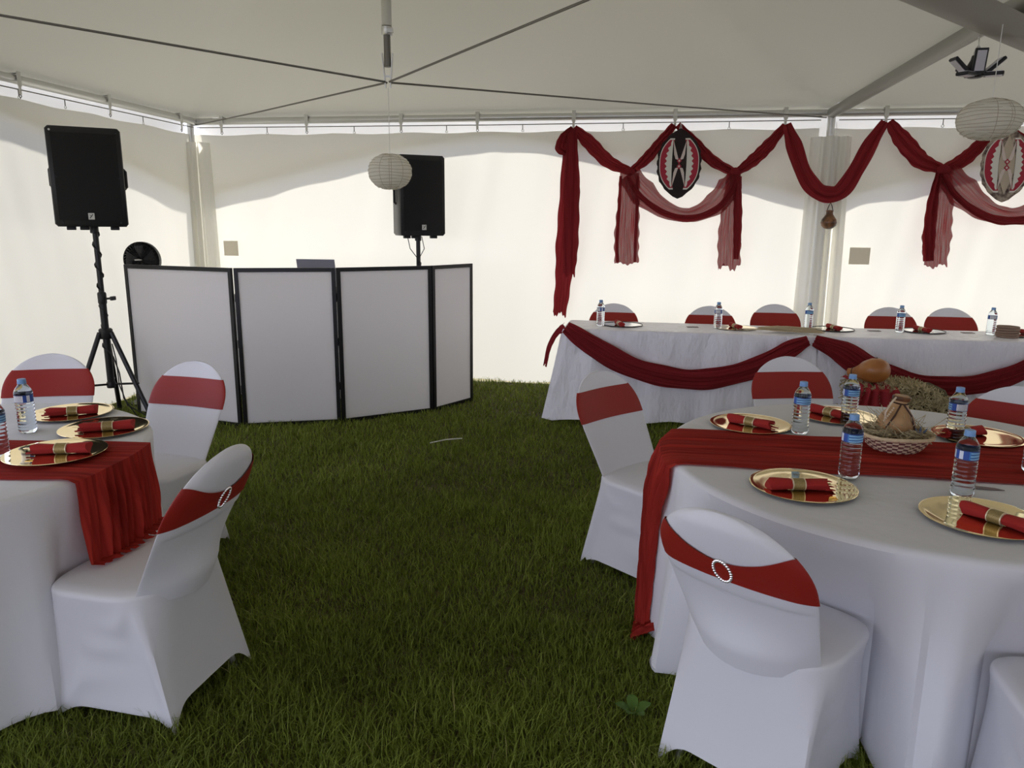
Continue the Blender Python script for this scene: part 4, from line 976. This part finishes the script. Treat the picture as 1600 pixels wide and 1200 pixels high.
cabinet('loudspeaker', Vector((s2p.x+.0, s2p.y, 1.448)), .42, .42, .70, .34, 'black loudspeaker behind the DJ booth, partly hidden by the paper lantern')
for k, (dx0, dx1) in enumerate(((-.09, .0), (.04, .02))):
    c_ = MB().tube([Vector((dx0, -.05, 1.44)), Vector((dx0+.02, -.04, 1.33)), Vector((dx1+.03*(k*2-1)*-1, -.05, 1.2)), Vector((dx1, -.04, 1.0)), Vector((dx1, -.04, .66))], .004, 6).build('speaker_cable', 'black'); c_.location = s2p
    tag(c_, 'thin black cable hanging %s the pole under the far speaker' % ('left of' if k == 0 else 'right of'), 'cable')

# ------------------------------------------------------------------ fan behind the booth
fc = aty(222, 411, 6.36)
fn_ = thing('pedestal_fan', 'black round fan behind the left end of the DJ booth', 'fan', (fc.x, fc.y, 0))
hz = 1.235
g = MB(); R1 = .152; rings = []
for y, k in ((-.055, .30), (-.05, .80), (-.035, .97), (-.01, 1.0), (.03, 1.0), (.06, .9), (.085, .5)):
    rings.append([Vector((R1*k*math.cos(a), y, hz+R1*k*math.sin(a))) for a in [2*PI*q/40 for q in range(40)]])
g.loft(rings[3:], False, True); g.build('shroud', 'black', fn_)
g = MB()
for k in range(32):
    a = 2*PI*k/32; g.tube([(.03*math.cos(a), -.058, hz+.03*math.sin(a)), (R1*.7*math.cos(a+.3), -.055, hz+R1*.7*math.sin(a+.3)), (R1*math.cos(a+.5), -.01, hz+R1*math.sin(a+.5))], .0018, 4, False)
for q in (.06, .10, .135): g.tube([(q*math.cos(a), -.058+.03*(q/.15)**3, hz+q*math.sin(a)) for a in [2*PI*j/30 for j in range(31)]], .002, 4, False)
g.build('grille', 'blackm', fn_)
MB().lathe([(.001, 0), (.028, 0), (.030, .008), (.001, .012)], 18, (0, -.058, hz)).build('hub', 'pad', fn_)
for k in range(5):
    a = 2*PI*k/5; g = MB(); c_, s_ = math.cos(a), math.sin(a); c2_, s2_ = math.cos(a+.75), math.sin(a+.75); r_ = R1*.86
    g.add([(.02*c_, -.03, hz+.02*s_), (r_*c_, -.035, hz+r_*s_), (r_*c2_, -.005, hz+r_*s2_), (.02*c2_, -.01, hz+.02*s2_)], [(0, 1, 2, 3)]); g.build('blade', 'black', fn_, False)
MB().box((-.105, .02, .99), (.055, .06, .52), 0, .008).build('control_column', 'black', fn_)
MB().box((-.115, .02, 1.17), (.07, .02, .005)).build('silver_strip', 'pad', fn_, False)
MB().tube([(-.05, .03, .02), (-.05, .03, 1.15)], .02, 12).build('pole', 'black', fn_)
MB().lathe([(.17, 0), (.17, .015), (.04, .035)], 28, (-.05, .03, 0)).build('base', 'black', fn_)

# ------------------------------------------------------------------ hay bale with red shawl and large gourd
bx, by, bz = 2.66, 5.06, .50
bl = thing('hay_bale', 'small hay bale standing in front of the head tables behind the calabash basket', 'hay bale', (bx, by, 0), -.12)
MB().box((0, 0, bz/2), (.60, .34, bz-.02), 0, .05).build('core', 'haydark', bl)
def bs(rr):
    f = rr.random(); 
    if f < .5: p = Vector((rr.uniform(-.3, .3), -.175, rr.uniform(.02, bz)))
    elif f < .8: p = Vector((rr.uniform(-.3, .3), rr.uniform(-.17, .17), bz))
    else: p = Vector((.305*(1 if rr.random() < .7 else -1), rr.uniform(-.17, .17), rr.uniform(.02, bz)))
    p.z -= .10*max(0, p.x/.3)**3*(p.z/bz); d_ = Vector((rr.uniform(-1, 1), rr.uniform(-.5, .5), rr.uniform(-1, 1))).normalized()*rr.uniform(.015, .045); n_ = Vector((rr.uniform(-.5, .5), -1, rr.uniform(-.2, .8)))*.012
    return [p-d_, p+n_, p+d_]
o = strands(5000, bs, .0034, 6).build('straw', 'hay', bl); o['kind'] = 'stuff'
g = MB(); rows = []
for j in range(22):
    t = j/21; row = []
    for i in range(27):
        u = i/26; x = lerp(-.32, -.05, u)+.02*math.sin(t*6+u*4)
        if t < .3: p = Vector((x, lerp(.14, -.19, t/.3), bz+.012+.012*math.sin(u*25)))
        else: p = Vector((x+.04*(t-.3)*math.sin(u*3), -.20-.018*math.sin(u*26+t*3)-.02*t, lerp(bz+.004, .05+.06*u, (t-.3)/.7)))
        row.append(p)
    rows.append(row)
sh = g.grid(rows).build('shawl', 'shred'); sh.location = (bx, by, 0); sh.rotation_euler = (0, 0, -.12); tag(sh, 'red gauze shawl hanging over the left part of the hay bale', 'cloth')
gl = gourd('large_gourd', 'gourd', [(.001, -.118), (.022, -.116), (.042, -.110), (.058, -.100), (.082, -.06), (.085, -.01), (.072, .045), (.048, .085), (.034, .115), (.028, .150), (.030, .165), (.01, .168)], Vector((bx-.20, by-.02, bz+.105)), (0, 0, 0), 'large polished orange brown gourd lying on the hay bale')
gl.rotation_euler = (math.radians(90-12), 0, math.radians(100)); gl.rotation_euler = Vector((-.55, .80, -.22)).to_track_quat('Z', 'Y').to_euler(); gl.location = Vector((bx-.21, by-.06, bz+.10))
g = MB(); g.tube([(.03*math.cos(a), .03*math.sin(a), .13) for a in [2*PI*k/14 for k in range(15)]], .005, 5); g.tube([(0, .03, .13), (0, .06, .02), (0, .085, -.05)], .005, 5); g.build('strap', 'leather', gl)

# ------------------------------------------------------------------ small things on the head table
rc = at(1573, 527, TZ); rc.z = TZ+.002
ro = thing('rope_coil', 'coiled brown jute rope on the head table beside the rightmost bottle', 'rope', rc)
g = MB()
for k in range(5): g.tube([((.068+.003*(k % 2))*math.cos(a), (.068+.003*(k % 2))*math.sin(a), .010+.0165*k+.003*math.sin(a+k)) for a in [2*PI*j/30 for j in range(31)]], .0092, 8, False)
for k in range(3): g.tube([((.050-.017*k)*math.cos(a), (.050-.017*k)*math.sin(a), .076) for a in [2*PI*j/24 for j in range(25)]], .009, 7, False)
g.build('coil', 'jute', ro); MB().tube([(.06, -.03, .01), (.12, -.04, .008), (.17, -.02, .007), (.22, -.05, .007)], .005, 6).build('rope_end', 'jute', ro)
wk = at(1150, 514, TZ+.01); wk2 = at(1272, 518, TZ+.02)
wo = thing('straw_whisk', 'pale straw whisk lying on the head table above the meeting of the two swags', 'whisk', wk)
MB().tube([(0, 0, .0), (wk2-wk)*.35+Vector((0, 0, .004))], .006, 8).build('handle', 'pampas', wo)
rr = random.Random(5); g = MB(); dd = (wk2-wk)
for k in range(240):
    a = rr.uniform(-1, 1); b = rr.uniform(0, 1); e = rr.uniform(.75, 1.12); p0 = dd*rr.uniform(.28, .5); p1 = dd*e+Vector((.0, a*.045, .0)); p0.z = .004+.02*b; p1.z = .001+.035*b*(1-abs(a)*.5)
    mid = (p0+p1)/2+Vector((0, a*.04, .012*b)); g.tube([p0, mid, p1], .0013, 3, False)
o = g.build('bristles', 'pampas', wo); o['kind'] = 'stuff'
for u, v, tx in ((1082, 511, 'left of the second bottle'), (1366, 517, 'left of the fourth bottle'), (1512, 520, 'left of the rightmost bottle')):
    c_ = at(u, v, TZ+.002); c_.z = TZ+.0015; q = MB().box((0, 0, .0012), (.09, .05, .002), 0).build('table_card', 'card', None, False); q.location = c_; tag(q, 'small flat grey card on the head table, '+tx, 'card', 'cards on the head table')

# ------------------------------------------------------------------ bits on the grass
a_, b_ = at(672, 692, .035), at(722, 685, .035); tag(MB().tube([a_, (a_+b_)/2+UP*.008, b_], .004, 6).build('plastic_strip', 'string'), 'thin white plastic strip lying on the grass in the middle of the lawn', 'strip')
wc = at(990, 1118, .02); wc.z = 0; wd_ = thing('broadleaf_weed', 'small broad leafed weed in the grass left of the front right chair', 'weed', wc)
for k, (az, l_, zz) in enumerate(((.3, .06, .05), (1.6, .055, .06), (2.9, .06, .05), (4.2, .05, .055), (5.3, .045, .04))):
    d_ = Vector((math.cos(az), math.sin(az), 0)); n_ = Vector((-d_.y, d_.x, 0)); P_ = []
    for t in range(7):
        q = t/6; w2 = .018*math.sin(PI*q)**.7+.001; c0_ = d_*l_*q+UP*(.02+zz*math.sin(PI/2*min(1, q*1.3))*.6); P_.append([c0_-n_*w2+UP*.004, c0_, c0_+n_*w2+UP*.004])
    MB().grid(P_).build('leaf', 'weed', wd_)
MB().tube([(0, 0, 0), (.002, 0, .03)], .003, 5).build('stem', 'weed', wd_)
